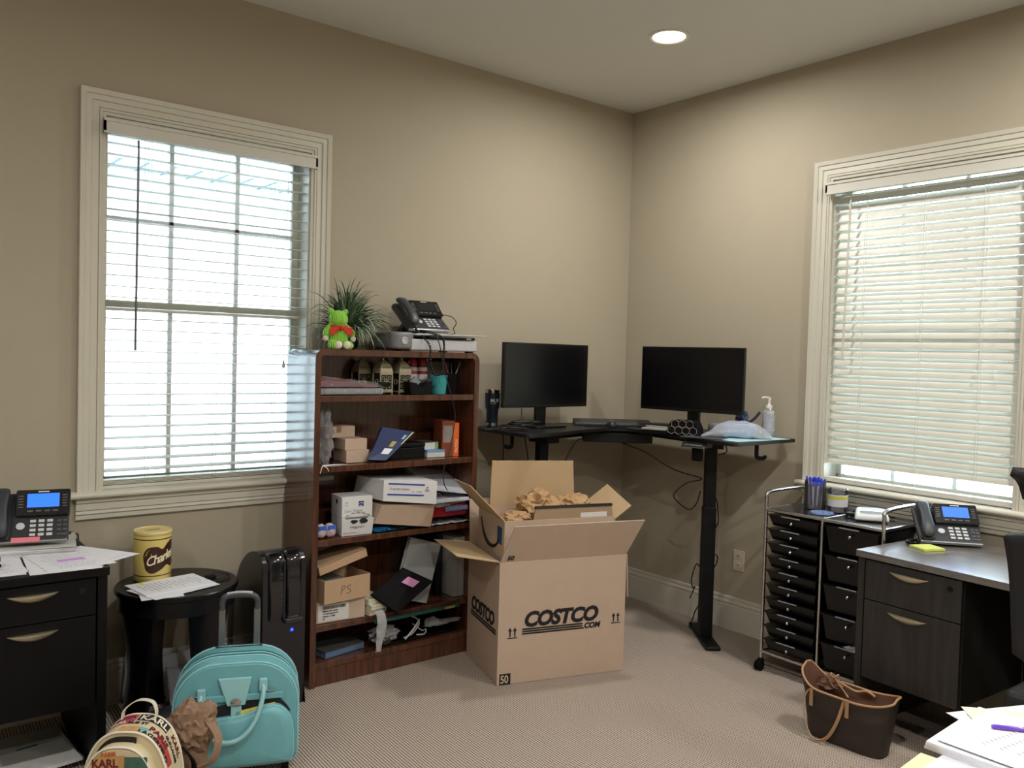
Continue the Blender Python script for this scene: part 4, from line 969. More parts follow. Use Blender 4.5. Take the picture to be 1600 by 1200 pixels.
# cable pile
r = thing('cable_pile', 'tangled pile of black cables on the left end of the standing desk', 'cable', (-1.125, -.33, DZ+.0055))
rnd = random.Random(9)
for k in range(4):
    pts = []
    for i in range(14):
        a = i*1.35+k; rr2 = .05+.02*math.sin(i*2.1+k)
        pts.append((rr2*1.5*math.cos(a)+.02*k-.03, rr2*.9*math.sin(a), .006+.012*k*.8+.008*abs(math.sin(i*1.7))))
    MB().tube(pts, .0042, 7).build('cable_loop', bc, r, smooth=70)
MB().tube([(.04, .03, .03), (.06, .06, .045), (.09, .1, .1)], .003, 6).build('cable_end', bc, r, smooth=70)
MB().tube([(-.06, -.02, .01), (-.12, -.01, .005), (-.16, .03, -.0), (-.19, .05, .0)], .004, 6).ball((-.19, .05, .0), .006).build('cable_tail', bc, r, smooth=70)
# keyboard, mouse, mat
r = thing('keyboard', 'black keyboard lying on the standing desk between the two monitors', 'keyboard', (-.395, -.285, DZ+.001), -38)
MB().prism([(-.075, 0), (.065, 0), (.065, .032), (-.065, .02), (-.075, .012)], -.225, .225, 'x').build('keyboard_body', mat('keyboard_grey', '#2c2d30', .5), r, bev=.003)
mb = MB(T(0, 0, .0205, 5.2))
for j in range(5):
    for i in range(19): mb.box(-.215+i*.0228, -.196+i*.0228, -.06+j*.024, -.04+j*.024, 0, .004)
mb.build('keycaps', mat('keycap', '#1c1d20', .5), r, bev=.001)
r = thing('desk_pad', 'thin black mouse pad under the mouse on the standing desk', 'mouse pad', (-.52, -.36, DZ+.0005), -38); B('pad', blackm, r, -.12, .12, -.05, .02, 0, .003)
r = thing('computer_mouse', 'small dark mouse with a silver top in front of the keyboard', 'mouse', (-.485, -.37, DZ+.004), -38)
MB().lathe([(0, .032), (.012, .031), (.024, .024), (.031, .01), (.03, .0)], 24, sx=1, sy=1.5).build('mouse_shell', mat('mouse_dark', '#26272b', .3), r, smooth=60)
MB().ball((0, -.008, .027), .011, 1, 1.3, .6).build('mouse_wheel', chrome, r, smooth=179)
# honeycomb trays / devices under right monitor
r = thing('silver_laptop_dock', 'thin silver and black device lying under the right hand monitor', 'device', (-.475, -.775, DZ+.001), -72)
B('device_body', black, r, -.12, .02, -.07, .1, 0, .016, bev=.002); B('silver_lid', mat('dock_silver', '#c3c6c4', .3, metal=.5), r, -.118, .018, -.072, .098, .017, .027, bev=.002)
r = thing('paper_tray', 'black flat tray resting on the silver device under the monitor', 'tray', (-.44, -.73, DZ+.03), -72)
B('tray_body', black, r, -.1, .1, -.03, .09, 0, .012, bev=.002); B('tray_edge', mat('dock_silver', '#c3c6c4', .3, metal=.5), r, -.1, .1, -.033, -.03, .0, .005)
r = thing('cable_organizer', 'dark organizer with silver rimmed honeycomb openings beside the bagged masks', 'organizer', (-.475, -.905, DZ+.001), -72)
mb = MB(T(0, 0, 0, 90)); mg = MB(T(0, -.0, 0, 90))
for row, n_, off in ((0, 4, 0), (1, 3, .02), ):
    for i in range(n_):
        cx, cz = -.085+i*.04+off, .022+row*.034; hx = [(cx+.022*math.cos(rad(60*k+30)), cz+.021*math.sin(rad(60*k+30)), 0) for k in range(6)]
        mb.tube(hx, .0022, 5, closed=True, smooth=False)
mb.build('honeycomb_rim', chrome, r)
mg.prism([(-.108, .002), (.06, .002), (.058, .04), (.04, .074), (-.085, .074), (-.108, .04)], -.08, -.001).build('organizer_body', blackm, r)
o = thing('grey_pouch', 'small grey rounded case behind the honeycomb organizer', 'case', (-.30, -.965, DZ+.001), -60); MB().lathe([(.02, 0), (.036, .01), (.038, .05), (.03, .064), (0, .068)], 24, sx=1.3).build('case_body', mat('grey_case', '#5b5c5e', .5), o, smooth=60)
# bag of masks
r = thing('mask_pack', 'clear plastic bag of light blue face masks on the right end of the standing desk', 'bag of masks', (-.335, -1.10, DZ+.003), -52)
mk = mat('mask_blue', '#8fb0e6', .7, var=.1, scale=20)
mb = MB()
for k in range(9): mb.hexa([(-.06+k*.001, -.04, .006+k*.0072), (.1, -.045, .004+k*.0072), (.105, .05, .004+k*.0072), (-.055, .05, .006+k*.0072)], [(-.058, -.038, .0118+k*.0072), (.098, -.043, .0098+k*.0072), (.1, .048, .0098+k*.0072), (-.055, .048, .0118+k*.0072)])
mb.build('mask_stack', mk, r, bev=.002)
mb = MB(); pr_ = [(-.165, .002, .004, .05), (-.135, .02, .02, .06), (-.085, .042, .062, .072), (-.03, .05, .083, .078), (.05, .05, .082, .078), (.11, .045, .07, .07), (.15, .03, .045, .06), (.18, .012, .014, .05)]
def bagp(u, v):
    k = min(int(u*7), 6); t_ = u*7-k; a, b = pr_[k], pr_[k+1]; x = a[0]*(1-t_)+b[0]*t_; w2 = (a[3]*(1-t_)+b[3]*t_); hz = a[2]*(1-t_)+b[2]*t_
    an = 2*PI*v; q = abs(math.sin(an))**.6*math.copysign(1, math.sin(an))
    n_ = noise.noise(Vector((x*28, math.cos(an)*2, q*2)))*.009
    return (x, math.cos(an)*w2, max(.0, hz*.5+hz*.5*q+n_*min(1, hz*20)))
mb.grid(bagp, 42, 40); mb.build('clear_bag', film('mask_bag_film', col=(.8, .86, 1), gloss=.25, haze=.32, rough=.15, bump=1), r, smooth=179)
r = thing('blue_paper', 'pale blue paper sheets lying under the bagged masks at the desk end', 'paper', (-.37, -1.17, DZ+.0005), -4)
B('sheet', mat('pale_blue_paper', '#a9cfd4', .6), r, -.14, .26, -.095, .07, 0, .002); r = thing('grey_papers', 'loose dark glossy leaflets in front of the organizer', 'paper', (-.50, -1.03, DZ+.0005), -72)
B('leaflet', mat('leaflet_grey', '#45484c', .35), r, -.1, .12, -.05, .04, 0, .0035)
# sanitizer
r = thing('sanitizer_bottle', 'clear pump bottle of hand sanitizer at the back of the desk end', 'bottle', (-.10, -1.14, DZ+.001), -60)
MB().lathe([(.031, 0), (.033, .004), (.033, .12), (.028, .135), (.014, .142), (.013, .15)], 28, sx=1, sy=.7).build('bottle', film('bottle_clear', col=(.5, .53, .58), gloss=.25, haze=.65, rough=.1), r, smooth=50)
MB().lathe([(.0333, .03), (.0333, .115)], 28, sx=1, sy=.71, cap=False).build('label', mat('label_blue_white', '#a9aab4', .4, var=.5, scale=60), r, smooth=60)
MB().lathe([(.016, .148), (.016, .165), (.007, .168), (.005, .2)], 20).build('pump_collar', white, r, smooth=40)
MB().tube([(0, 0, .19), (0, 0, .208)], .009, 12, smooth=False).tube([(.004, 0, .205), (-.03, 0, .206), (-.036, 0, .2)], .0045, 8).build('pump_spout', white, r, smooth=50)
# bundle behind monitor
r = thing('blue_ribbon', 'blue lanyard and dark clip sticking out behind the right hand monitor', 'lanyard', (-.18, -1.03, DZ+.0))
MB().crumple((0, -.0, .1), (.025, .035, .03), .4, 5, 4, 2).build('lanyard_loop', mat('lanyard_blue', '#4b5a86', .5), r, smooth=50)
MB().tube([(0, -.02, .06), (.02, -.06, .09), (.03, -.09, .13)], .007, 8).tube([(0, .0, .002), (0, -.01, .06)], .01, 8).build('clip', mat('clip_dark', '#30344a', .5), r, smooth=50)
MB().tube([(.03, -.09, .13), (.04, -.13, .2), (.05, -.16, .232), (.05, -.17, .2)], .0013, 5).build('wire', mat('wire_grey', '#8a8780', .4), r, smooth=60)

# ------------------------------------------------------------------ rolling drawer cart
CX, CY0, CY1 = -.39, -1.345, -1.955
r = thing('drawer_cart', 'chrome framed rolling cart with many narrow black drawers under the right window', 'drawer cart', (CX, CY0, 0), -90)
W_, D_, Zb, Zt = .59, .342, .092, .79       # local x along the wall, y towards the wall
def bar(mb, *p): return mb.tube(list(p), .0085, 10, smooth=False)
mb = MB()
for y in (0, D_):
    bar(mb, (0, y, .05), (0, y, Zt)); bar(mb, (W_, y, .05), (W_, y, Zt)); bar(mb, (.30, y, Zb), (.30, y, Zt-.0)); bar(mb, (0, y, Zb), (W_, y, Zb)); bar(mb, (0, y, Zt), (W_, y, Zt))
for x in (0, .30, W_): bar(mb, (x, 0, Zb), (x, D_, Zb)); bar(mb, (x, 0, Zt), (x, D_, Zt))
mb.build('frame', chrome, r, smooth=60)
for x in (0, W_): MB().tube([(x, 0, Zt), (x, .0, Zt+.05), (x, .03, Zt+.085), (x, D_-.03, Zt+.085), (x, D_, Zt+.05), (x, D_, Zt)], .009, 10, sub=4).build('push_handle', chrome, r, smooth=70)
B('cart_top', mat('cart_top_black', '#22252c', .16, coat=.6), r, .004, W_-.004, .004, D_-.004, Zt-.004, Zt+.006, bev=.002)
dm = mat('drawer_black', '#07070a', .3, spec=.4)
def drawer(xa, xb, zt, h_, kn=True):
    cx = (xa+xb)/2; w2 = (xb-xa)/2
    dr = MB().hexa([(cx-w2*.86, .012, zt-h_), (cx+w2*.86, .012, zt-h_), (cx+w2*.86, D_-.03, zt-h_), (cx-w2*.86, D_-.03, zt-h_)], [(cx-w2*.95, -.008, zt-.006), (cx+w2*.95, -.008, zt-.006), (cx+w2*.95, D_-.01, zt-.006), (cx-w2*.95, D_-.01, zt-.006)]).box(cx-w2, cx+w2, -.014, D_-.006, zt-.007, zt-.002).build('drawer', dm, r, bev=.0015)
    MB().box(cx-w2*.42, cx+w2*.30, -.0185, -.0135, zt-.004, zt+.0012).build('drawer_highlight', mat('highlight_grey', '#8a8a8e', .2, coat=.5), dr, bev=.001)  # added pale strip paints the reflected shine on each drawer front
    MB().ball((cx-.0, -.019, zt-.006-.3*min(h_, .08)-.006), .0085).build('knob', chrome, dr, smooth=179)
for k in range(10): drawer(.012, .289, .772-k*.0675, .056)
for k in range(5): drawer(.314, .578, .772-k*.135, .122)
for x in (0, W_):
    for y in (0, D_):
        c = MB().cyl((x, y, .05), (x, y, .06), .012).box(x-.012, x+.012, y-.012, y+.012, .032, .055).build('caster', blackm, r, bev=.003)
        MB().cyl((x-.014, y-.014, .0248), (x-.004, y-.014, .0248), .0245, n=20).cyl((x+.004, y-.014, .0248), (x+.014, y-.014, .0248), .0245, n=20).build('wheel', blackm, c, smooth=40)
MB().crumple((.47, .0, .235), (.04, .02, .012), .4, 31, 3, 3).build('plastic_scrap', clearf, r, smooth=60)
CT = Zt+.009
def C(x, y): return (CX+y, CY0-x)
# jar of blue pens
def jar(nm, lb, cat, x, y, R, H):
    g = thing(nm, lb, cat, (*C(x, y), CT)); 
    MB().lathe([(0, .002), (R-.003, .002), (R-.002, H), (R, H), (R, 0), (0, 0)], 32, cap=False).build('clear_wall', film('jar_plastic', gloss=.06, haze=.05, rough=.03), g, smooth=50)
    return g
g = jar('pen_jar', 'clear plastic jar packed with blue pens on the drawer cart', 'pen jar', .135, .20, .05, .135)
rnd = random.Random(3)
bp = mat('pen_blue', '#2a3fae', .3, coat=.3); bpd = mat('pen_barrel_clear_blue', '#a9b2dc', .3); bpc = mat('pen_cap_blue', '#2846d8', .3, coat=.4)
_n = bpd.node_tree.nodes; _l = bpd.node_tree.links; _oi = _n.new('ShaderNodeObjectInfo'); _cr = _n.new('ShaderNodeValToRGB')
_cr.color_ramp.interpolation = 'CONSTANT'; _cr.color_ramp.elements[0].color = srgb('#1c2352'); _cr.color_ramp.elements[1].position = .45; _cr.color_ramp.elements[1].color = srgb('#c9d0ea')
_l.new(_oi.outputs['Random'], _cr.inputs[0]); _l.new(_cr.outputs[0], _n['Principled BSDF'].inputs['Base Color'])
pen0 = None
for k in range(20):
    a = k*2.4; rr2 = .036*math.sqrt((k+.5)/20); x, y = rr2*math.cos(a), rr2*math.sin(a)
    if pen0 is None:
        pen0 = thing('blue_pen', '', 'pen', (0, 0, 0), 0, 'blue pens in the clear jar')
        MB().cyl((0, 0, 0), (0, 0, .1), .0036, n=8).build('barrel', bpd, pen0, smooth=60)
        MB().cyl((0, 0, .095), (0, 0, .138), .0048, n=8).build('cap', bpc, pen0, smooth=60)
        o = pen0
    else: o = copy_thing(pen0, (0, 0, 0))
    o['label'] = 'blue capped pen standing in the clear jar on the drawer cart'
    o.location = Vector((*C(.135, .20), CT))+Vector((x*.8, y*.8, .004+(k*7%5)*.0035)); o.rotation_euler = (rad(-y*220), rad(x*220), 0)
g = jar('clip_jar', 'clear jar with a white and yellow label holding clips beside the pen jar', 'jar', .25, .21, .045, .11)
MB().lathe([(.0453, .028), (.0453, .085)], 32, cap=False).build('white_label', mat('jar_label', '#c9cbcf', .5), g, smooth=60)
MB().lathe([(.0456, .062), (.0456, .078)], 32, cap=False).build('yellow_band', mat('jar_yellow', '#c6c04d', .5), g, smooth=60)
mb = MB(); rnd = random.Random(8)
for k in range(26):
    a = rnd.uniform(0, 6.28); q = rnd.uniform(.005, .03); zz = rnd.uniform(.012, .1); mb.tube([(q*math.cos(a), q*math.sin(a), zz), (q*math.cos(a)+rnd.uniform(-.015, .015), q*math.sin(a)+rnd.uniform(-.01, .01), zz+rnd.uniform(-.01, .02))], .003, 5, smooth=False)
o = mb.build('mixed_clips', mat('clip_metal', '#3b3f4c', .3, metal=.3), None); tag(o, 'mixed small clips heaped inside the labelled clear jar', 'clips', None, (*C(.25, .21), CT)); o['kind'] = 'stuff'
# card reader
r = thing('card_terminal', 'white rounded card payment terminal lying on the drawer cart', 'card terminal', (*C(.452, .15), CT), -58)
MB().hexa([(-.075, -.05, .001), (.075, -.05, .001), (.07, .06, .001), (-.07, .06, .001)], [(-.07, -.045, .028), (.07, -.045, .028), (.062, .055, .05), (-.062, .055, .05)]).build('terminal_body', mat('terminal_white', '#dadee0', .35), r, bev=.011, seg=4)
MB(T(0, .005, .0405, 12.4)).box(-.05, .05, -.035, .02, 0, .0012).build('grey_inset', mat('terminal_grey', '#b9bec4', .3), r)
MB(T(0, .03, .0462, 12.4)).box(-.04, .04, -.008, .012, 0, .0014).build('display', mat('terminal_display', '#9db0ac', .2), r)
MB(T(0, -.02, .036, 12.4)).box(-.05, .05, -.001, .0005, 0, .002).box(-.05, .05, .01, .0115, 0, .002).build('seam', mat('seam_grey', '#85898f', .4), r)
tag(MB().tube([(*C(.36, .13), CT+.006), (*C(.33, .15), CT+.004), (*C(.34, .24), CT+.02), (*C(.4, .28), CT+.012), (*C(.5, .27), CT+.006)], .004, 8).build('power_cable', bc, smooth=60), 'black cord curled between the clip jar and the card terminal', 'cable')
o = thing('binder_clip', 'small black clip lying on the cart near the card terminal', 'clip', (*C(.355, .14), CT), -70); B('clip_body', black, o, -.018, .018, -.012, .012, 0, .02, bev=.004); B('clip_arm', chrome, o, -.004, .004, -.03, -.012, .004, .006)
o = thing('clear_lid', 'clear bluish plastic lid lying flat in front of the jars', 'lid', (*C(.235, .10), CT), 0); MB().lathe([(0, .004), (.05, .004), (.052, .0), (.054, .0), (.053, .006), (0, .006)], 32, cap=False).build('lid_disc', film('lid_film', col=(.35, .5, .95), gloss=.2, haze=.4), o, smooth=50)
# ------------------------------------------------------------------ left desk
LDX, LDY, LDZ = -3.19, -.645, .74
ld_ = thing('black_desk', 'black desk with a two drawer pedestal at the left edge below the window', 'desk', (LDX, LDY, 0))
B('desktop', espresso, ld_, -1.2, 0, -.003, .61, LDZ-.03, LDZ, bev=.002)
B('end_panel', espresso, ld_, -.034, -.004, .012, .60, 0, LDZ-.03)
B('modesty_panel', espresso, ld_, -1.18, -.034, .56, .578, .25, LDZ-.03)
B('end_panel', espresso, ld_, -1.196, -1.166, .012, .60, 0, LDZ-.03)
satin = mat('satin_nickel', '#cdc6ae', .32, metal=.85, var=.04)
def pull(parent, cx, z, y, L_=.155):
    """crescent bow pull with a flat upper edge"""
    mb = MB()
    n = 14; top = []; bot = []
    def p_(u, v):
        x = (u-.5)*L_; dep = .022*math.sin(PI*u)**.7 if 0 < u < 1 else 0; drop = .026*math.sin(PI*u)**.8 if 0 < u < 1 else 0
        a = v*PI/2
        return (cx+x, y-dep*math.cos(a)-.001, z-drop*math.sin(a))
    mb.grid(p_, 20, 6)
    mb.grid(lambda u, v: (cx+(u-.5)*L_, y-.001-(.022*math.sin(PI*u)**.7 if 0 < u < 1 else 0)*v, z+.0), 20, 2)
    return mb.build('drawer_pull', satin, parent, smooth=50)
def pedestal(root, x0, x1, y, z0, zmid, z1, m, d):
    B('pedestal_body', m, root, x0, x1, y+.02, y+d, z0+.003, z1)
    w = x1-x0; c = x0+w*.47
    for a, b in ((zmid+.002, z1-.004), (z0, zmid-.002)):
        dr = B('drawer', m, root, x0+.002, x1-.002, y, y+.019, a, b, bev=.001); pull(dr, c, b-.028, y, w*.42 if w > .35 else .155)
        if b > zmid+.01: MB(T(x1-.045, y, b-.04, 90)).lathe([(.011, 0), (.011, .002), (.007, .003), (.007, .001), (0, .001)], 20, cap=False).build('lock', mat('lock_black', '#1d1d20', .3, metal=.5), dr, smooth=40)
pedestal(ld_, -.40, -.038, .012, .262, .575, LDZ-.034, espresso, .5)
def sheet(name, lb, x, y, z, rz, w=.216, h=.279, m=paper, t=.0012, cat='paper', lines=0, grp=None, tilt=0, pic=greyink, two=False):
    r = thing(name, lb, cat, (x, y, z), rz, grp)
    B('sheet', m, r, -w/2, w/2, -h/2, h/2, 0, t)
    if lines:
        mb = MB(); rnd = random.Random(int(x*999+y*77))
        for k in range(lines):
            yy = h/2-.03-k*(h-.06)/max(1, lines-1); a = rnd.uniform(-w/2+.02, -w/2+.05); b = rnd.uniform(0, w/2-.02)
            while a < b: q = rnd.uniform(.008, .03); mb.box(a, min(a+q, b), yy, yy+.0022, t, t+.0003); a += q+.004
        mb.build('print', pic, r)
    return r
pz = LDZ+.0005
r = thing('paper_stack', 'thick uneven stack of papers under the blue screened phone on the black desk', 'paper stack', (-3.345, -.255, pz), -9)
rnd = random.Random(11)
for k in range(7): MB(T(rnd.uniform(-.008, .008), rnd.uniform(-.008, .008), k*.0042, 0, 0, rnd.uniform(-2.5, 2.5))).box(-.15, .12, -.115, .13, 0, .0036).build('sheet_bundle', paper if k % 3 else mat('paper_grey', '#c3c2c0', .8), r)
B('black_clip', blackm, r, .098, .112, .09, .1, .03, .034)
ph = desk_phone('black desk phone with a glowing blue screen on a paper stack on the black desk', (-3.388, -.335, pz+.03), -14, True, tilt=50)
Mn = T(0, 0, .012, 50)
tag(MB(T(-3.388, -.335, pz+.03, 0, 0, -14) @ Matrix.Translation((0, 0, .009)) @ Mn).box(-.055, .035, -.007, .013, .0035, .0045).build('note_strip', mat('coral_note', '#e2808c', .7)), 'salmon pink note strip stuck along the lower edge of the left phone', 'sticky note')
sheet('loose_sheet', 'white sheet fanned out furthest to the right on the black desk', -3.225, -.455, pz, 32, lines=9)
sheet('loose_sheet', 'white sheet underneath the one with the violet strip on the black desk', -3.315, -.515, pz+.0015, -4, lines=6)
sheet('loose_sheet', 'white printed sheet carrying the violet strip on the black desk', -3.285, -.495, pz+.003, 6, lines=12)
sheet('manila_sheet', 'edge of a pale yellow folder peeking out below the white sheets', -3.27, -.56, pz-.0003, 2, w=.12, h=.165, m=mat('manila', '#d8cf86', .7), t=.0008, cat='folder')
r = sheet('note_slip', 'violet paper strip lying on the printed sheet on the black desk', -3.282, -.50, pz+.0045, 4, w=.085, h=.03, m=mat('violet_note', '#cf9be6', .7), t=.001, cat='sticky note')
sheet('loose_sheet', 'lower white sheet at the far left edge of the black desk', -3.535, -.47, pz, -4)
sheet('loose_sheet', 'printed white sheet on top at the far left edge of the black desk', -3.54, -.46, pz+.0015, 3, lines=14)
o = thing('stapler', 'black stapler at the left edge of the black desk beside the papers', 'stapler', (-3.53, -.53, pz+.003), 65); B('stapler_base', blackm, o, -.06, .06, -.016, .016, 0, .01, bev=.003); B('stapler_arm', gblack, o, -.058, .062, -.015, .015, .014, .04, bev=.008)
r = thing('black_cord', 'thin black cord curving off the back right corner of the black desk', 'cable'); r.name = 'phone_cable'
MB().tube([(-3.28, -.16, pz+.01), (-3.23, -.11, pz+.022), (-3.19, -.10, pz+.014), (-3.178, -.10, pz-.03), (-3.18, -.09, .4)], .003, 7).build('cord', bc, r, smooth=60)
# papers under the desk
for k, (x, y, rz_, w, h, lb) in enumerate(((-3.41, -.33, 6, .34, .30, 'dim grey folder, lowest of the papers on the carpet under the black desk'), (-3.40, -.30, 4, .3, .26, 'pale file folder on the carpet under the black desk'), (-3.40, -.44, 8, .29, .2, 'white papers fanned in front on the carpet under the black desk'))):
    r = sheet('floor_papers', lb, x, y, .001+k*.013, rz_, w, h, m=mat('paper_dim%d' % k, ('#8e8d88', '#a9aba8', '#c9cac8')[k], .8), t=.011, cat='papers')
sheet('blue_card', 'small blue card lying on the folders under the black desk', -3.38, -.33, .027+.0015, 10, .07, .05, mat('blue_card_paper', '#1f4c7c', .6), .001, 'card')

# ------------------------------------------------------------------ round side table
TX, TY, TZ = -2.86, -.315, .56
blk = wood('black_lacquer', '#07080e', '#0b0c13', .3, 3, (8, 8, 1), spec=.3)
rt = thing('side_table', 'round black side table with curved legs between the black desk and the tower unit', 'table', (TX, TY, 0))
MB().lathe([(0, TZ-.022), (.224, TZ-.022), (.231, TZ-.018), (.231, TZ-.004), (.227, TZ), (.15, TZ), (0, TZ)], 64, cap=False).build('tabletop', blk, rt, smooth=35)
MB().lathe([(.2, TZ-.082), (.22, TZ-.082), (.22, TZ-.022), (.2, TZ-.022), (.2, TZ-.082)], 64, cap=False).build('apron', blk, rt, smooth=35)
for k in range(4):
    a0 = 20+90*k; mb = MB()
    def lp(u, v, R_):
        zz = v*(TZ-.03); wd = 18+9*abs(v-.42)**1.3*2.2; a = rad(a0+(u-.5)*2*wd)
        rr2 = R_-.035*math.sin(PI*min(1, v*1.05))*.9
        return (rr2*math.cos(a), rr2*math.sin(a), zz)
    n1, n2 = 6, 14
    O = [[mb.v(lp(i/n1, j/n2, .219)) for j in range(n2+1)] for i in range(n1+1)]; I = [[mb.v(lp(i/n1, j/n2, .197)) for j in range(n2+1)] for i in range(n1+1)]
    for i in range(n1):
        for j in range(n2): mb.bm.faces.new((O[i][j], O[i+1][j], O[i+1][j+1], O[i][j+1])); mb.bm.faces.new((I[i][j], I[i][j+1], I[i+1][j+1], I[i+1][j]))
    for j in range(n2): mb.bm.faces.new((O[0][j], O[0][j+1], I[0][j+1], I[0][j])); mb.bm.faces.new((O[n1][j], I[n1][j], I[n1][j+1], O[n1][j+1]))
    for i in range(n1): mb.bm.faces.new((O[i][0], I[i][0], I[i+1][0], O[i+1][0])); mb.bm.faces.new((O[i][n2], O[i+1][n2], I[i+1][n2], I[i][n2]))
    mb.build('leg', blk, rt, smooth=40)
tz = TZ+.0006
# chip tin
r = thing('chip_tin', 'tall yellow potato chip tin with a brown logo on the round side table', 'tin', (-2.925, -.20, tz))
tin = mat('tin_yellow', '#cfbc6c', .32, var=.04)
R_ = .071
MB().lathe([(R_-.002, 0), (R_, .003), (R_, .19), (R_-.002, .193), (0, .193)], 56).build('tin_body', tin, r, smooth=40)
MB().lathe([(R_+.002, .186), (R_+.003, .188), (R_+.003, .197), (R_+.001, .2), (R_-.004, .2), (R_-.006, .197), (0, .197)], 56, cap=False).build('tin_lid', mat('tin_lid', '#d8c586', .32), r, smooth=35)
MB().lathe([(R_+.0004, .1675), (R_+.0004, .1715)], 56, cap=False).lathe([(R_+.0004, .0225), (R_+.0004, .0265)], 56, cap=False).build('brown_line', mat('line_brown', '#4a2d18', .4), r, smooth=60)
brn = mat('logo_brown', '#3a2118', .35)
ca = math.atan2(-3.744+.20, -3.9215+2.925)     # towards the room
def wr(R2, a_c, z0): return lambda p: Vector(((R2+p.z)*math.cos(a_c+p.x/R2), (R2+p.z)*math.sin(a_c+p.x/R2), z0+p.y))
def blob(pts, f, name, m, parent):
    mb = MB(); ctr = Vector((sum(p[0] for p in pts)/len(pts), sum(p[1] for p in pts)/len(pts), 0)); rings = []
    for s_ in (1, .75, .5, .25): rings.append([mb.bm.verts.new(f(Vector((ctr.x+(p[0]-ctr.x)*s_, ctr.y+(p[1]-ctr.y)*s_, 0)))) for p in pts])
    c0 = mb.bm.verts.new(f(ctr)); n = len(pts)
    for A, Bq in zip(rings, rings[1:]):
        for i in range(n): mb.bm.faces.new((A[i], A[(i+1) % n], Bq[(i+1) % n], Bq[i]))
    for i in range(n): mb.bm.faces.new((rings[-1][i], rings[-1][(i+1) % n], c0))
    return mb.build(name, m, parent, smooth=60)
def smooth_closed(ctrl, sub=5):
    out = []; m = len(ctrl); g = lambda i: Vector((*ctrl[i % m], 0))
    for i in range(m):
        for k in range(sub):
            t_ = k/sub; a, b, c_, d_ = g(i-1), g(i), g(i+1), g(i+2)
            p = .5*((2*b)+(c_-a)*t_+(2*a-5*b+4*c_-d_)*t_*t_+(3*b-a-3*c_+d_)*t_**3); out.append((p.x, p.y))
    return out
f1 = wr(R_+.0006, ca+.62, .092); K_ = 1.28
blob(smooth_closed([(x*K_, y*K_) for x, y in [(-.058, -.02), (-.062, .012), (-.048, .035), (-.02, .038), (-.004, .030), (.014, .046), (.038, .055), (.06, .04), (.062, .01), (.05, -.02), (.03, -.03), (.012, -.022), (-.008, -.034), (-.035, -.045), (-.052, -.036)]]), f1, 'logo_shape', brn, r)
f2 = wr(R_+.0012, ca+.62, .092); rotm = Euler((0, 0, rad(17))).to_matrix()
text('Charles', .05, mat('logo_cream', '#efe6c4', .4), r, None, 'logo_lettering', wrap=lambda p: f2(rotm @ p+Vector((-.070, -.030, 0))), shear=.5, bold=.0005, space=.86, sx=.92)
text('CHIPS  TIN', .009, brn, r, T(-.035, .0, .1974), 'lid_print') if False else None
MB(T(0, 0, .1973)).box(-.03, .03, .004, .009, 0, .0004).box(-.022, .022, -.006, -.002, 0, .0004).build('lid_print', mat('lid_brown', '#8d7a45', .5), r)
for k, (x, y, rz_, lb, ln) in enumerate(((-2.965, -.455, -3, 'blank white sheet at the front left of the round table, lowest', 0), (-2.90, -.40, 17, 'white sheet slanting under the printed page on the round table', 0), (-2.90, -.36, 9, 'printed white page with a yellow highlight on the round table', 14))):
    r = sheet('table_sheet', lb, x, y, tz+k*.003, rz_ if k else -8, .279 if k else .15, .19 if k else .12, t=.0025, lines=0, cat='paper')
    if k == 2:
        mb = MB(); rnd = random.Random(6)
        for q in range(14):
            x0 = -.11+q*.017; mb.box(x0, x0+.0025, -.07+rnd.random()*.05, .02+rnd.random()*.05, .0025, .0028)
        mb.build('print', greyink, r); B('highlight', mat('hl_yellow', '#dfe25a', .7), r, -.09, -.075, .055, .092, .0025, .003)
r = thing('usb_cable', 'small black adapter and looped cable on the right side of the round table', 'cable', (-2.715, -.335, tz))
B('adapter', blackm, r, -.045, .0, -.012, .012, 0, .014, bev=.004)
MB().tube([(0, 0, .008), (.03, .005, .01), (.05, -.02, .006), (.03, -.05, .004), (-.02, -.05, .004), (-.05, -.03, .008)], .0024, 7).tube([(-.02, .0, .012), (.0, .02, .02), (.04, .02, .012), (.055, .0, .006)], .002, 7).build('cable_loop', bc, r, smooth=60)
# papers piled behind the table
for k, (x, y, z_, rx, ry, rz_, lb, m) in enumerate(((-3.135, -.075, .10, 76, 0, 4, 'white sheet standing against the wall behind the round table', paper), (-2.885, -.052, .118, 84, 5, -2, 'white sheet slumped against the wall right of the first behind the round table', paper), (-2.785, -.105, .100, 66, -6, -4, 'printed white sheet lying over the pile behind the round table', paper), (-2.80, -.215, .088, 46, 6, 0, 'grey folder leaning on the pile behind the round table', mat('folder_grey', '#8c8a92', .7)))):
    r = thing('piled_sheet', lb, 'paper', (x, y, z_), 0, 'papers piled behind the round table'); r.rotation_euler = (rad(rx), rad(ry), rad(rz_))
    MB().grid(lambda u, v: ((u-.5)*((.1, .21, .13, .12)[k]), (v-.5)*.19, .012*noise.noise(Vector((u*3+k, v*3, k)))), 10, 10).build('sheet', m, r, smooth=179, solid=.003)
r = thing('dark_notebooks', 'stack of dark notebooks on the carpet under the round table', 'notebooks', (-2.86, -.33, .0))
for k in range(4): MB(T(0, 0, 0, 0, 0, k*5-8)).box(-.08, .09, -.07, .07, .001+k*.011, .010+k*.011).build('notebook', mat('navy_cover%d' % (k % 2), ('#20222f', '#3a3b45')[k % 2], .5), r)

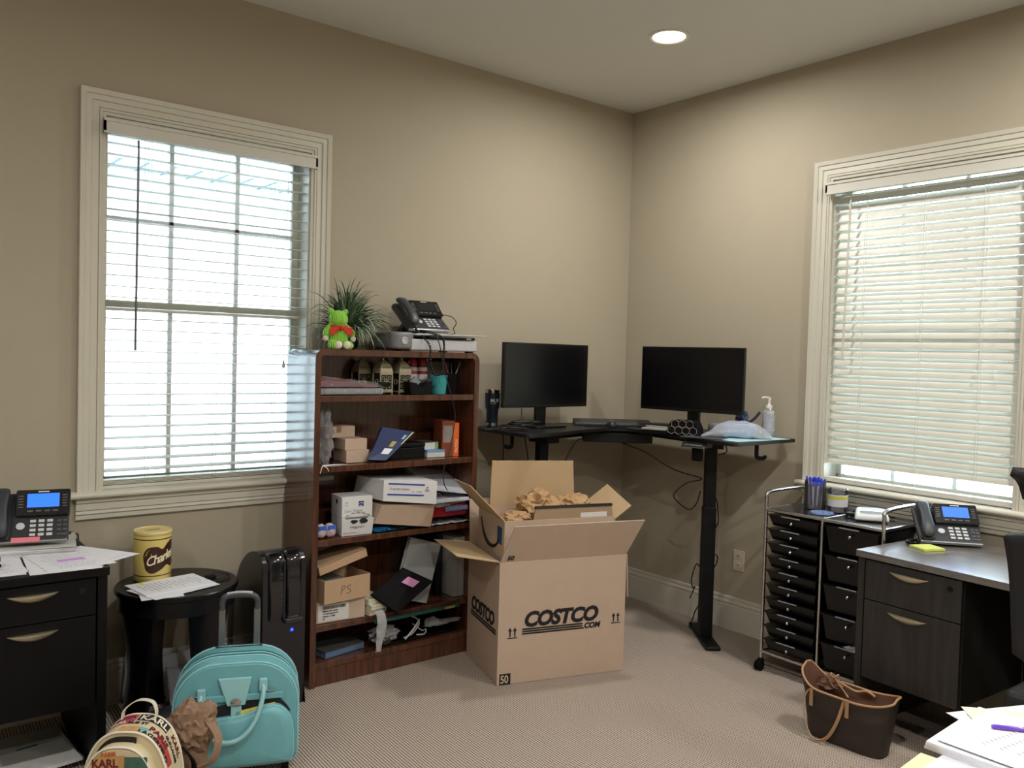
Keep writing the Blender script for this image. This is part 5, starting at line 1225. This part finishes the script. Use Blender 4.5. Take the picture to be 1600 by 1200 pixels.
# ------------------------------------------------------------------ tower unit with a blue light
r = thing('tower_appliance', 'tall glossy black rounded tower appliance with a blue light next to the bookshelf', 'appliance', (-2.555, -.435, .004))
prof = [(.0, .012), (.006, .0), (.30, .0), (.31, .4), (.29, .50), (.24, .575), (.16, .63), (.08, .648), (.035, .64), (.01, .61), (.0, .56)]
MB().prism(smooth_closed(prof, 4), .0, .19, 'x').build('housing', mat('tower_shell', '#15161b', .26, coat=.3), r, smooth=40, bev=.018, seg=4)
gp = mat('tower_gloss', '#060711', .07, coat=.8)
MB().prism([(-.004, .36), (-.012, .4), (-.012, .57), (-.004, .625), (.02, .645), (.05, .648), (.05, .36)], .022, .09, 'x').build('front_cover', gp, r, bev=.012, seg=4, smooth=40)
MB().prism([(-.004, .36), (-.014, .4), (-.014, .57), (-.006, .625), (.02, .648), (.05, .651), (.05, .36)], .1, .168, 'x').build('front_cover', gp, r, bev=.012, seg=4, smooth=40)
MB().prism(rrect(.09, .172, -.022, .01, .01), .352, .372).build('ledge', mat('tower_ledge', '#2c2d33', .25), r, bev=.004)
MB(T(.13, -.0015, .318, 90)).lathe([(.0, .002), (.006, .0015), (.0065, 0)], 16, cap=False).build('status_light', emis('blue_led', '#1020ff', 14), r, smooth=60)
mb = MB()
for k in range(9): mb.box(.072, .082, -.0135, -.0125, .43+k*.016, .437+k*.016)
mb.build('vent_mark', mat('vent_grey', '#30323a', .3), r)
B('right_rail', gp, r, .187, .199, .03, .12, .05, .52, bev=.006)

# ------------------------------------------------------------------ turquoise rolling bag
SW, SDp, SHh = .425, .2, .40
sc = thing('rolling_bag', 'turquoise leather rolling laptop bag with a raised pull handle standing on the carpet', 'suitcase', (-2.83, -.885, 0), -23)
tq = mat('turquoise_leather', '#6cabb4', .42, var=.05, scale=20, bump=.35, bscale=260)
tqd = mat('turquoise_piping', '#8fc3c9', .35)
def arch(w, h, r1, zb=.0, rb=.03, n=8):
    P_ = []
    for k in range(n+1): a = rad(90*k/n); P_.append((w/2-r1+r1*math.cos(a), h-r1+r1*math.sin(a)*1.0))
    for k in range(n+1): a = rad(90+90*k/n); P_.append((-w/2+r1+r1*math.cos(a), h-r1+r1*math.sin(a)))
    for k in range(5): a = rad(180+90*k/4); P_.append((-w/2+rb+rb*math.cos(a), zb+rb+rb*math.sin(a)))
    for k in range(5): a = rad(270+90*k/4); P_.append((w/2-rb+rb*math.cos(a), zb+rb+rb*math.sin(a)))
    return P_
A1 = arch(SW, SHh, .15, .03)
bd = MB(); rings = []
for yy, s_ in ((0, .955), (.012, .985), (.03, 1), (SDp-.03, 1), (SDp-.012, .985), (SDp, .955)):
    rings.append([bd.v((x*s_, yy, .2+(zz-.2)*s_)) for x, zz in A1])
n = len(A1)
for A, Bq in zip(rings, rings[1:]):
    for i in range(n): bd.bm.faces.new((A[i], A[(i+1) % n], Bq[(i+1) % n], Bq[i]))
bd.bm.faces.new(rings[0]); bd.bm.faces.new(rings[-1][::-1])
bd.build('bag_body', tq, sc, smooth=50)
mb = MB()
for yy, s_ in ((.008, .985), (.07, 1.008), (.095, 1.008), (SDp-.02, 1.0)): mb.tube([(x*s_, yy, .2+(zz-.2)*s_) for x, zz in A1], .0036, 6, closed=True, smooth=False)
mb.build('piping', tqd, sc, smooth=70)
mb = MB()
for yy in (.076, .089, .115): mb.tube([(x*1.008, yy, .2+(zz-.2)*1.008) for x, zz in A1[:2*9]], .0018, 5, smooth=False)
mb.build('zipper', mat('zip_grey', '#2f6f70', .4), sc, smooth=60)
# front pocket: puffed panel whose curved mouth dips on the right
pk = MB()
pkpts = smooth_closed([(-.195, .06), (-.197, .17), (-.15, .205), (-.06, .215), (.03, .225), (.1, .25), (.15, .245), (.188, .2), (.198, .12), (.193, .06), (.15, .043), (-.15, .043)], 5)
rg = []
for s_, yy in ((1, .002), (.99, -.02), (.95, -.036), (.8, -.043), (.4, -.046)): rg.append([pk.v((x*s_, yy, .13+(zz-.13)*s_)) for x, zz in pkpts])
c0 = pk.v((0, -.047, .13)); n = len(pkpts)
for A, Bq in zip(rg, rg[1:]):
    for i in range(n): pk.bm.faces.new((A[i], A[(i+1) % n], Bq[(i+1) % n], Bq[i]))
for i in range(n): pk.bm.faces.new((rg[-1][i], rg[-1][(i+1) % n], c0))
pk.build('front_pocket', tq, sc, smooth=60)
MB().tube([(x*.985, -.024, .13+(zz-.13)*.985) for x, zz in pkpts], .0034, 6, closed=True, smooth=False).build('pocket_piping', tqd, sc, smooth=70)
MB().prism(smooth_closed([(-.1, .20), (-.08, .245), (0, .262), (.09, .275), (.15, .262), (.185, .215), (.15, .24), (.08, .235), (0, .215)], 4), -.004, .0, 'y').build('dark_opening', mat('bag_lining', '#1b1620', .8), sc)
MB().hexa([(.0, -.014, .19), (.12, -.014, .19), (.12, -.010, .19), (.0, -.010, .19)], [(.0, -.014, .232), (.13, -.014, .256), (.13, -.010, .256), (.0, -.010, .232)]).build('yellow_papers', mat('yellow_pad', '#d9cf6a', .7), sc)
MB().box(-.12, .16, -.012, -.002, .268, .292).build('strap_band', tq, sc, bev=.004)
fl = MB().hexa([(-.03, -.018, .255), (.03, -.018, .255), (.03, -.006, .255), (-.03, -.006, .255)], [(-.062, -.012, .352), (.052, -.012, .352), (.052, -.001, .352), (-.062, -.001, .352)]).build('closure_flap', tqd, sc, bev=.004)
B('closure_tab', tqd, sc, -.018, .018, -.014, -.005, .215, .256, bev=.003)
MB(T(0, -.019, .27, 90)).lathe([(.014, 0), (.014, .003), (.006, .005), (0, .006)], 20, sx=1.3, sy=.8, cap=False).build('turn_lock', chrome, sc, smooth=40)
MB().tube([(-.115, -.012, .30), (-.118, -.035, .26), (-.10, -.06, .19), (-.05, -.072, .155), (.01, -.072, .158), (.06, -.06, .205), (.088, -.035, .28), (.09, -.012, .325)], .0085, 8).build('carry_handle', tqd, sc, smooth=70)
for x, zz in ((-.115, .295), (.09, .32)): B('handle_tab', tqd, sc, x-.014, x+.014, -.02, -.001, zz-.02, zz+.025, bev=.004)
for x, zz in ((-.128, .293), (.118, .30)): MB().tube([(x-.012, -.012, zz), (x+.012, -.012, zz)], .004, 8).build('metal_ring', chrome, sc, smooth=60)
hz = .585; hb = SDp-.012
sil2 = mat('handle_tube', '#7f8488', .3, metal=.8)
for x in (-.062, .062): MB().box(x-.012, x+.012, hb-.008, hb+.008, .38, hz-.045).build('handle_tube', sil2, sc, bev=.004)
MB().tube([(-.062, hb, hz-.05), (-.062, hb, hz-.018), (-.045, hb, hz), (0, hb, hz+.004), (.045, hb, hz), (.062, hb, hz-.018), (.062, hb, hz-.05)], .012, 10).build('pull_grip', mat('grip_grey', '#3b3d42', .25, coat=.4), sc, smooth=70)
MB().tube([(-.045, hb-.002, hz+.0095), (0, hb-.002, hz+.0135), (.045, hb-.002, hz+.0095)], .006, 8).build('grip_inset', mat('grip_silver', '#b9bcc0', .3, metal=.6), sc, smooth=60)
B('handle_sleeve', mat('sleeve_dark', '#26292c', .5), sc, -.085, .085, SDp-.03, SDp-.001, .36, .402, bev=.006)
for x in (-.17, .17): MB().cyl((x-.012, SDp-.02, .027), (x+.012, SDp-.02, .027), .026, n=20).build('wheel', blackm, sc, smooth=40)
for x in (-.17, .17): B('front_foot', blackm, sc, x-.012, x+.012, .01, .03, 0, .035, bev=.003)
# brown plastic bag
r = thing('brown_plastic_bag', 'crumpled translucent brown shopping bag squeezed between the backpack and the turquoise bag', 'plastic bag', (-3.005, -.935, .0), -30)
MB().crumple((0, 0, .235), (.085, .045, .09), .3, 5, 5, 1.6).build('bag_film', film('brown_film', col=(.34, .20, .12), gloss=.12, haze=.78, rough=.25, bump=.6), r, smooth=45)
MB().crumple((.0, .01, .11), (.05, .035, .115), .2, 7, 4, 1.4, flat=.93).build('bag_tail', film('brown_film', col=(.42, .25, .14)), r, smooth=45)
MB().tube([(.06, -.02, .27), (.10, -.05, .22), (.085, -.06, .15), (.04, -.05, .12)], .012, 8, flat=(.03, .004)).build('bag_handle', film('brown_film'), r, smooth=60)

# ------------------------------------------------------------------ lettered backpack
bk = thing('mini_backpack', 'small cream backpack covered in colourful lettering with white piping on the carpet', 'backpack', (-3.195, -.985, 0), -36)
cream = mat('canvas_cream', '#cfc2a0', .55, var=.08, scale=25)
AW, AH = .27, .315
def archs(w, h, m=48):
    P_ = []
    for k in range(m+1):
        t_ = PI*(1-k/m); c_, s_ = math.cos(t_), math.sin(t_)
        P_.append(Vector((w/2*math.copysign(abs(c_)**.75, c_), 0, .02+(h-.02)*abs(s_)**.72)))
    return P_
P1 = archs(AW, AH)
Ls = [0]
for a, b in zip(P1, P1[1:]): Ls.append(Ls[-1]+(b-a).length)
LT = Ls[-1]
def on_arch(s_, y, off=0):
    s_ = max(0, min(LT-1e-6, s_)); k = 0
    while Ls[k+1] < s_: k += 1
    t_ = (s_-Ls[k])/(Ls[k+1]-Ls[k]); p = P1[k].lerp(P1[k+1], t_); tg = (P1[k+1]-P1[k]).normalized(); nn = Vector((-tg.z, 0, tg.x))
    return p+nn*off+Vector((0, y, 0))
y0, y1 = -.06, .07
mb = MB(); rings = []
for yy in (y0, y0+.02, y1-.02, y1): rings.append([mb.v(p+Vector((0, yy, 0))) for p in P1])
for A, Bq in zip(rings, rings[1:]):
    for i in range(len(P1)-1): mb.bm.faces.new((A[i], A[i+1], Bq[i+1], Bq[i]))
mb.bm.faces.new(rings[0]); mb.bm.faces.new(rings[-1])
for A, Bq in zip(rings, rings[1:]): mb.bm.faces.new((A[0], Bq[0], Bq[-1], A[-1]))
mb.build('backpack_body', cream, bk, smooth=50)
pip = mat('white_piping', '#e6dfcd', .45)
MB().tube([p+Vector((0, y0, 0)) for p in P1], .0042, 7, smooth=False).build('piping', pip, bk, smooth=70)
MB().tube([p+Vector((0, y1, 0)) for p in P1], .0042, 7, smooth=False).build('piping', pip, bk, smooth=70)
P2 = [Vector((p.x*.9, y0-.001, .02+(p.z-.02)*.93)) for p in P1]
dk = MB(); Q2 = [Vector((p.x*.88, y0-.006, p.z*.965)) for p in P1 if p.z > .17 and p.x < .045]; Q3 = [Vector((p.x*.80, y0-.006, p.z*.86)) for p in P1 if p.z > .17 and p.x < .045]
A = [dk.v(p) for p in Q2]; Bq = [dk.v(p) for p in Q3]
for i in range(len(A)-1): dk.bm.faces.new((A[i], A[i+1], Bq[i+1], Bq[i]))
dk.build('open_mouth', mat('mouth_dark', '#17120e', .7), bk, solid=.002)
# front pocket
P3 = archs(.235, .287)
mb = MB(); rings = []
for yy, s_ in ((y0, 1), (y0-.035, 1), (y0-.045, .97)): rings.append([mb.v(Vector((p.x*s_-.005, yy, .02+(p.z-.02)*s_))) for p in P3])
for A, Bq in zip(rings, rings[1:]):
    for i in range(len(P3)-1): mb.bm.faces.new((A[i], A[i+1], Bq[i+1], Bq[i]))
mb.bm.faces.new(rings[-1])
for A, Bq in zip(rings, rings[1:]): mb.bm.faces.new((A[0], Bq[0], Bq[-1], A[-1]))
mb.build('front_pocket', cream, bk, smooth=50)
MB().tube([Vector((p.x-.005, y0-.043, p.z)) for p in P3], .004, 7, smooth=False).build('pocket_piping', pip, bk, smooth=70)
def wpatch(s0, s1, ya, yb, m, off=.0012, nm='colour_patch'):
    mb = MB(); n_ = 8
    A = [mb.v(on_arch(s0+(s1-s0)*k/n_, ya, off)) for k in range(n_+1)]; Bq = [mb.v(on_arch(s0+(s1-s0)*k/n_, yb, off)) for k in range(n_+1)]
    for i in range(n_): mb.bm.faces.new((A[i], A[i+1], Bq[i+1], Bq[i]))
    return mb.build(nm, m, bk)
def wtext(s_, size, s0, y, m, off=.002, bold=.0006, sx=1):
    return text(s_, size, m, bk, None, 'lettering', wrap=lambda p: on_arch(s0+p.x, y+p.y, off+p.z), bold=bold, sx=sx)
pk_ = mat('patch_pink', '#b24a5c', .5, var=.3, scale=60); rd = mat('patch_red', '#b5403c', .5, var=.25, scale=60); mr_ = mat('maroon_ink', '#6d1f2b', .5); gr_ = mat('patch_green', '#41685a', .5, var=.4, scale=60); og = mat('patch_tan', '#c59a62', .5, var=.3, scale=50); tl = mat('patch_teal', '#6fb0ac', .5)
h_ = LT/2
wpatch(h_-.10, h_-.005, .0, .066, pk_); wtext('LAGER', .03, h_-.098, .036, mr_); wtext('KARL', .026, h_-.09, .006, pip)
wpatch(h_+.0, h_+.105, .022, .066, ink); wtext('KARL', .044, h_+.006, .028, pip, bold=.001, sx=.9)
wtext('RUE ST', .02, h_-.02, -.002, ink); wpatch(h_+.09, h_+.19, -.045, -.012, rd); wtext('PARIS', .034, h_+.055, -.025, mr_, bold=.001)
wtext('PARIS', .03, h_+.06, -.022, pip, off=.0026) if False else None
wtext('KARL', .03, h_+.125, .035, mr_); wtext('LAGERFELD', .027, h_+.03, -.056, ink, bold=.0008)
wpatch(h_-.03, h_+.03, -.05, -.02, og); wpatch(h_+.03, h_+.055, -.045, -.02, tl); wtext('GUILLAUME', .017, h_+.11, .008, ink)
wpatch(h_-.2, h_-.11, -.05, .06, og); wtext('PARIS', .03, h_-.2, .02, mr_); wtext('KARL', .028, h_-.19, -.03, ink)
def ftext(s_, size, x, z, m, rz_=0, bold=.0006, sx=1): return text(s_, size, m, bk, T(x, y0-.0475, z, 90) @ T(0, 0, 0, 0, 0, rz_), 'lettering', bold=bold, sx=sx)
def fpatch(x0, x1, z0, z1, m, o_=.0): return B('colour_patch', m, bk, x0, x1, y0-.0462-o_, y0-.045, z0, z1)
fpatch(-.075, .015, 0.217, 0.263, og); fpatch(.012, .082, 0.217, 0.259, gr_); ftext('PARIS', .018, -.055, 0.259, mat('patch_orange', '#c4693c', .5), 6)
ftext('KARL', .036, -.082, 0.226, mr_, 2, .001, .9)
ftext('LAGERFELD', .023, -.108, 0.200, ink, 1, .0008, .8); fpatch(.012, .092, 0.192, 0.219, ink, .0006); ftext('PARIS', .024, .018, 0.196, pip, 0, .0008, 1.0)
fpatch(-.105, .0, 0.145, 0.193, pk_); ftext('KARL', .042, -.1, 0.150, mr_, 2, .001); ftext('LAGERFELD', .022, .0, 0.167, ink, 0, .0006, .85)
ftext('PARIS', .03, -.08, 0.105, ink, 3); fpatch(.02, .1, 0.097, 0.145, rd); ftext('KARL', .03, .025, 0.107, pip, 2); ftext('PARIS', .04, -.1, 0.057, mr_, 0)
MB().tube([(-.055, .05, AH-.015), (-.05, .055, AH+.02), (-.01, .06, AH+.05), (.035, .06, AH+.045), (.05, .055, AH+.015), (.045, .05, AH-.015)], .01, 8, flat=(.022, .003)).build('top_strap', pip, bk, smooth=50)
MB().tube([(.13, .075, .2), (.155, .1, .14), (.15, .1, .06), (.12, .08, .02)], .01, 8, flat=(.03, .005)).build('shoulder_strap', blackm, bk, smooth=50)

# ------------------------------------------------------------------ right desk
rd_ = thing('grey_desk', 'grey laminate desk with two drawers under the right window', 'desk', (-.632, -1.958, 0), -94)
gw = wood('grey_laminate', '#272523', '#363331', .45, 2.5, (9, 9, .9)); gtop = wood('grey_laminate_top', '#65605e', '#7b7674', .3, 2.5, (1.2, 9, 9), coat=.8)
RZ = .745
B('desktop', gtop, rd_, -.006, 1.5, -.012, .585, RZ-.027, RZ, bev=.0015)
B('end_panel', gw, rd_, 0, .027, 0, .58, 0, RZ-.027)
B('end_panel', gw, rd_, 1.47, 1.495, 0, .58, 0, RZ-.027)
B('modesty_panel', blackm, rd_, .43, 1.47, .5, .518, .06, RZ-.027)
pedestal(rd_, .029, .425, .002, .225, .548, RZ-.031, gw, .5)
rp = desk_phone('black desk phone with a lit blue screen on the grey desk under the right window', (-.245, -2.158, RZ+.001), -50, True, tilt=36)
r = thing('sticky_pad', 'lime yellow sticky note pad in front of the phone on the grey desk', 'sticky notes', (-.352, -2.095, RZ+.001), -25)
r.location = (-.375, -2.115, RZ+.001)
B('note_pad', mat('lime_notes', '#cfdc74', .7), r, -.05, .05, -.045, .045, 0, .009)
r = thing('coiled_cord', 'glossy coiled phone cord bunched at the left of the right phone', 'cable', (-.335, -2.03, RZ+.008), 0)
MB().tube(coil([(-.04, -.02, .002), (-.02, .01, .004), (.02, .01, .004), (.04, -.01, .003), (.01, -.025, .002), (-.02, -.02, .002)], .006, .002, 34), .002, 5, smooth=False).build('cord', gblack, r, smooth=60)
r.name = 'coiled_cable'
# ------------------------------------------------------------------ tote bag
tb = thing('tote_bag', 'dark brown tote bag with tan trim slumped on the carpet before the grey desk', 'handbag', (-.79, -1.865, 0), -88)
br = mat('tote_brown', '#2c221c', .55, var=.12, scale=30, bump=.2, bscale=120); tan = mat('tan_leather', '#a98461', .5)
tin_ = mat('tote_lining', '#6b4a3a', .7)
def tote(u, v, inset=0):
    a = 2*PI*u; c_, s_ = math.cos(a), math.sin(a); e = .55
    w = .155+.035*v; d_ = .058+.012*v
    if v > .75: d_ *= 1+.1*math.sin(a*2)
    x = (w-inset)*math.copysign(abs(c_)**e, c_)+.16; y = (d_-inset)*math.copysign(abs(s_)**e, s_)
    zt = .205+.065*max(0, -c_)**2.2+.03*max(0, c_)**2-.012*(s_ < 0)
    z = v*zt
    y += .008*noise.noise(Vector((x*12, v*4, 1)))*(1 if v > .05 else 0)
    return (x, y, z+.002)
mb = MB(); NU, NV = 64, 14
V_ = [[mb.v(tote(i/NU, j/NV)) for j in range(NV+1)] for i in range(NU)]
for i in range(NU):
    for j in range(NV): mb.bm.faces.new((V_[i][j], V_[(i+1) % NU][j], V_[(i+1) % NU][j+1], V_[i][j+1]))
mb.bm.faces.new([V_[i][0] for i in range(NU)][::-1])
mb.build('bag_shell', br, tb, smooth=60)
mb = MB(); V_ = [[mb.v(tote(i/NU, .4+.6*j/6, .004)) for j in range(7)] for i in range(NU)]
for i in range(NU):
    for j in range(6): mb.bm.faces.new((V_[i][j], V_[i][j+1], V_[(i+1) % NU][j+1], V_[(i+1) % NU][j]))
mb.bm.faces.new([V_[i][0] for i in range(NU)])
mb.build('lining', tin_, tb, smooth=60)
MB().tube([Vector(tote(i/48, 1)) for i in range(48)], .0048, 7, closed=True, smooth=False).build('rim_trim', tan, tb, smooth=70)
MB().tube([(.03, -.066, .2), (.012, -.08, .15), (.03, -.09, .06), (.07, -.098, .012), (.12, -.095, .03), (.155, -.085, .1), (.175, -.07, .19)], .01, 8, flat=(.012, .004)).build('strap', tan, tb, smooth=60)
for x in (.04, .19): B('strap_tab', tan, tb, x-.007, x+.007, -.078, -.071, .13, .2, bev=.001)
MB().tube([(.05, .05, .2), (.08, .02, .235), (.12, .0, .232), (.17, .03, .205), (.21, .04, .215), (.24, .05, .2)], .01, 8, flat=(.012, .004)).build('strap', tan, tb, smooth=60)
MB().crumple((.08, .0, .215), (.05, .03, .03), .35, 17, 4, 2.2).build('inner_pouch', tin_, tb, smooth=60)
MB().tube([(.10, -.0, .25), (.085, -.01, .262), (.1, -.02, .25), (.115, -.005, .262), (.1, .0, .25)], .003, 6).tube([(.1, -.01, .25), (.14, -.03, .225), (.18, -.045, .2)], .0028, 6).build('tie', tan, tb, smooth=60)

# ------------------------------------------------------------------ near table with papers
nt = thing('work_table', 'table at the bottom right edge carrying loose papers and a pen', 'table', (-2.85, -3.045, 0))
B('tabletop', gtop, nt, 0, 1.5, -.6, 0, .715, .745, bev=.002)
for x, y in ((.03, -.57), (1.45, -.57), (.03, -.05), (1.45, -.05)): B('leg', steel, nt, x-.02, x+.02, y-.02, y+.02, 0, .715)
nz_ = .7455
r = thing('manila_folder', 'pale yellow folder with a white sheet at the bottom edge of the near table', 'folder', (-2.40, -3.125, nz_), 4)
B('folder_board', mat('manila_cream', '#e4d9a8', .7), r, -.2, .14, -.12, .125, 0, .005, bev=.001)
sheet('near_sheet', 'white printed sheet lying in the pale yellow folder', -2.37, -3.135, nz_+.006, 2, .26, .216, m=mat('paper_bright', '#dcdee8', .8), lines=7)
sheet('near_sheet', 'bluish white sheet at the far right of the near table', -1.98, -3.10, nz_, -24, .216, .279, m=mat('paper_blue', '#cfd3e6', .8))
r = thing('near_paper_stack', 'thick stack of white sheets under the purple pen on the near table', 'paper stack', (-2.125, -3.10, nz_+.0075), 1)
for k in range(4): MB(T(0, 0, k*.0045, 0, 0, k*.8-1)).box(-.125, .14, -.14, .112, 0, .004).build('sheet_bundle', paper, r)
r = sheet('note_page', 'greenish page with handwriting lying turned on the stack of white sheets', -2.02, -3.075, nz_+.0265, 42, .14, .18, m=mat('page_green', '#cfd4c2', .8))
mb = MB(); rnd = random.Random(3)
for k in range(9): mb.tube([(-.05+k*.011, .06, .0014), (-.048+k*.011, .045, .0014), (-.052+k*.011, .035, .0014)], .0007, 4, sub=2)
mb.build('handwriting', mat('graphite', '#6b6d74', .7), r)
r = sheet('near_sheet', 'top white sheet with faint ticks beside the purple pen', -2.115, -3.115, nz_+.0285, 0, .25, .216, m=mat('paper_top', '#e2e4e6', .8))
mb = MB(); rnd = random.Random(5)
for q in range(4):
    for k in range(13):
        x = -.07+k*.013+q*.004; y = .04-q*.03-k*.002; mb.tube([(x, y, .0014), (x+.003, y+.008, .0014)], .0006, 4, smooth=False)
mb.build('handwriting', mat('graphite', '#6b6d74', .7), r)
r = thing('purple_pen', 'purple ballpoint pen lying on the papers at the right edge', 'pen', (-2.07, -3.085, nz_+.035), -50)
MB().tube([(-.045, 0, 0), (-.04, 0, 0), (.02, 0, 0), (.03, 0, 0)], [.003, .0048, .005, .0048], 12, smooth=False).build('grip', mat('pen_purple', '#6a3fc0', .25, coat=.5), r, smooth=50)
MB().tube([(.03, 0, 0), (.09, 0, 0), (.1, 0, 0)], [.0046, .0046, .003], 12, smooth=False).build('barrel', mat('pen_silver', '#c3c6d8', .25), r, smooth=50)
# ------------------------------------------------------------------ office chair at the right edge
ch = thing('office_chair', 'black high backed office chair cut off by the right edge of the picture', 'chair', (-.98, -2.92, 0), 0)
cb_ = mat('chair_black', '#17181c', .55, bump=.2, bscale=500)
def shell(zc, hh, hw, depth, name, flare=0):
    mb = MB()
    def p_(u, v, o=0):
        a = (u-.5)*2; b = (v-.5)*2
        x = -.10-.0+depth*(a*a)*-.0+.05*a*a+flare*(b > 0)*b*b*-.05-o; y = hw*a*(1-.12*(1-b)*.5); z = zc+hh*b*(1-.15*a*a)
        return (x, y, z)
    mb.grid(lambda u, v: p_(u, v), 16, 12); return mb.build(name, cb_, ch, smooth=60, solid=.03, bev=0)
shell(1.145, .05, .235, .1, 'headrest', 1)
shell(.80, .22, .245, .1, 'backrest', .8)
MB().tube([(-.12, 0, 1.12), (-.13, 0, 1.0)], .03, 10, smooth=False).build('headrest_post', steel, ch, smooth=50)
B('seat', cb_, ch, -.08, .40, -.24, .24, .43, .50, bev=.03, seg=4)
MB().tube([(.16, 0, .12), (.16, 0, .43)], .03, 14, smooth=False).build('gas_lift', steel, ch, smooth=50)
mb = MB()
for k in range(5):
    a = 2*PI*k/5; mb.tube([(.16, 0, .13), (.16+.29*math.cos(a), .29*math.sin(a), .075)], [.028, .018], 8, smooth=False)
mb.build('star_base', steel, ch, smooth=50)
for k in range(5):
    a = 2*PI*k/5; MB().ball((.16+.29*math.cos(a), .29*math.sin(a), .03), .029, 1, .8, 1, 12).build('caster', blackm, ch, smooth=60)
MB().tube([(-.14, 0, .72), (-.16, 0, .5), (0, 0, .42)], .03, 8, flat=(.07, .02)).build('back_spine', steel, ch, smooth=50)
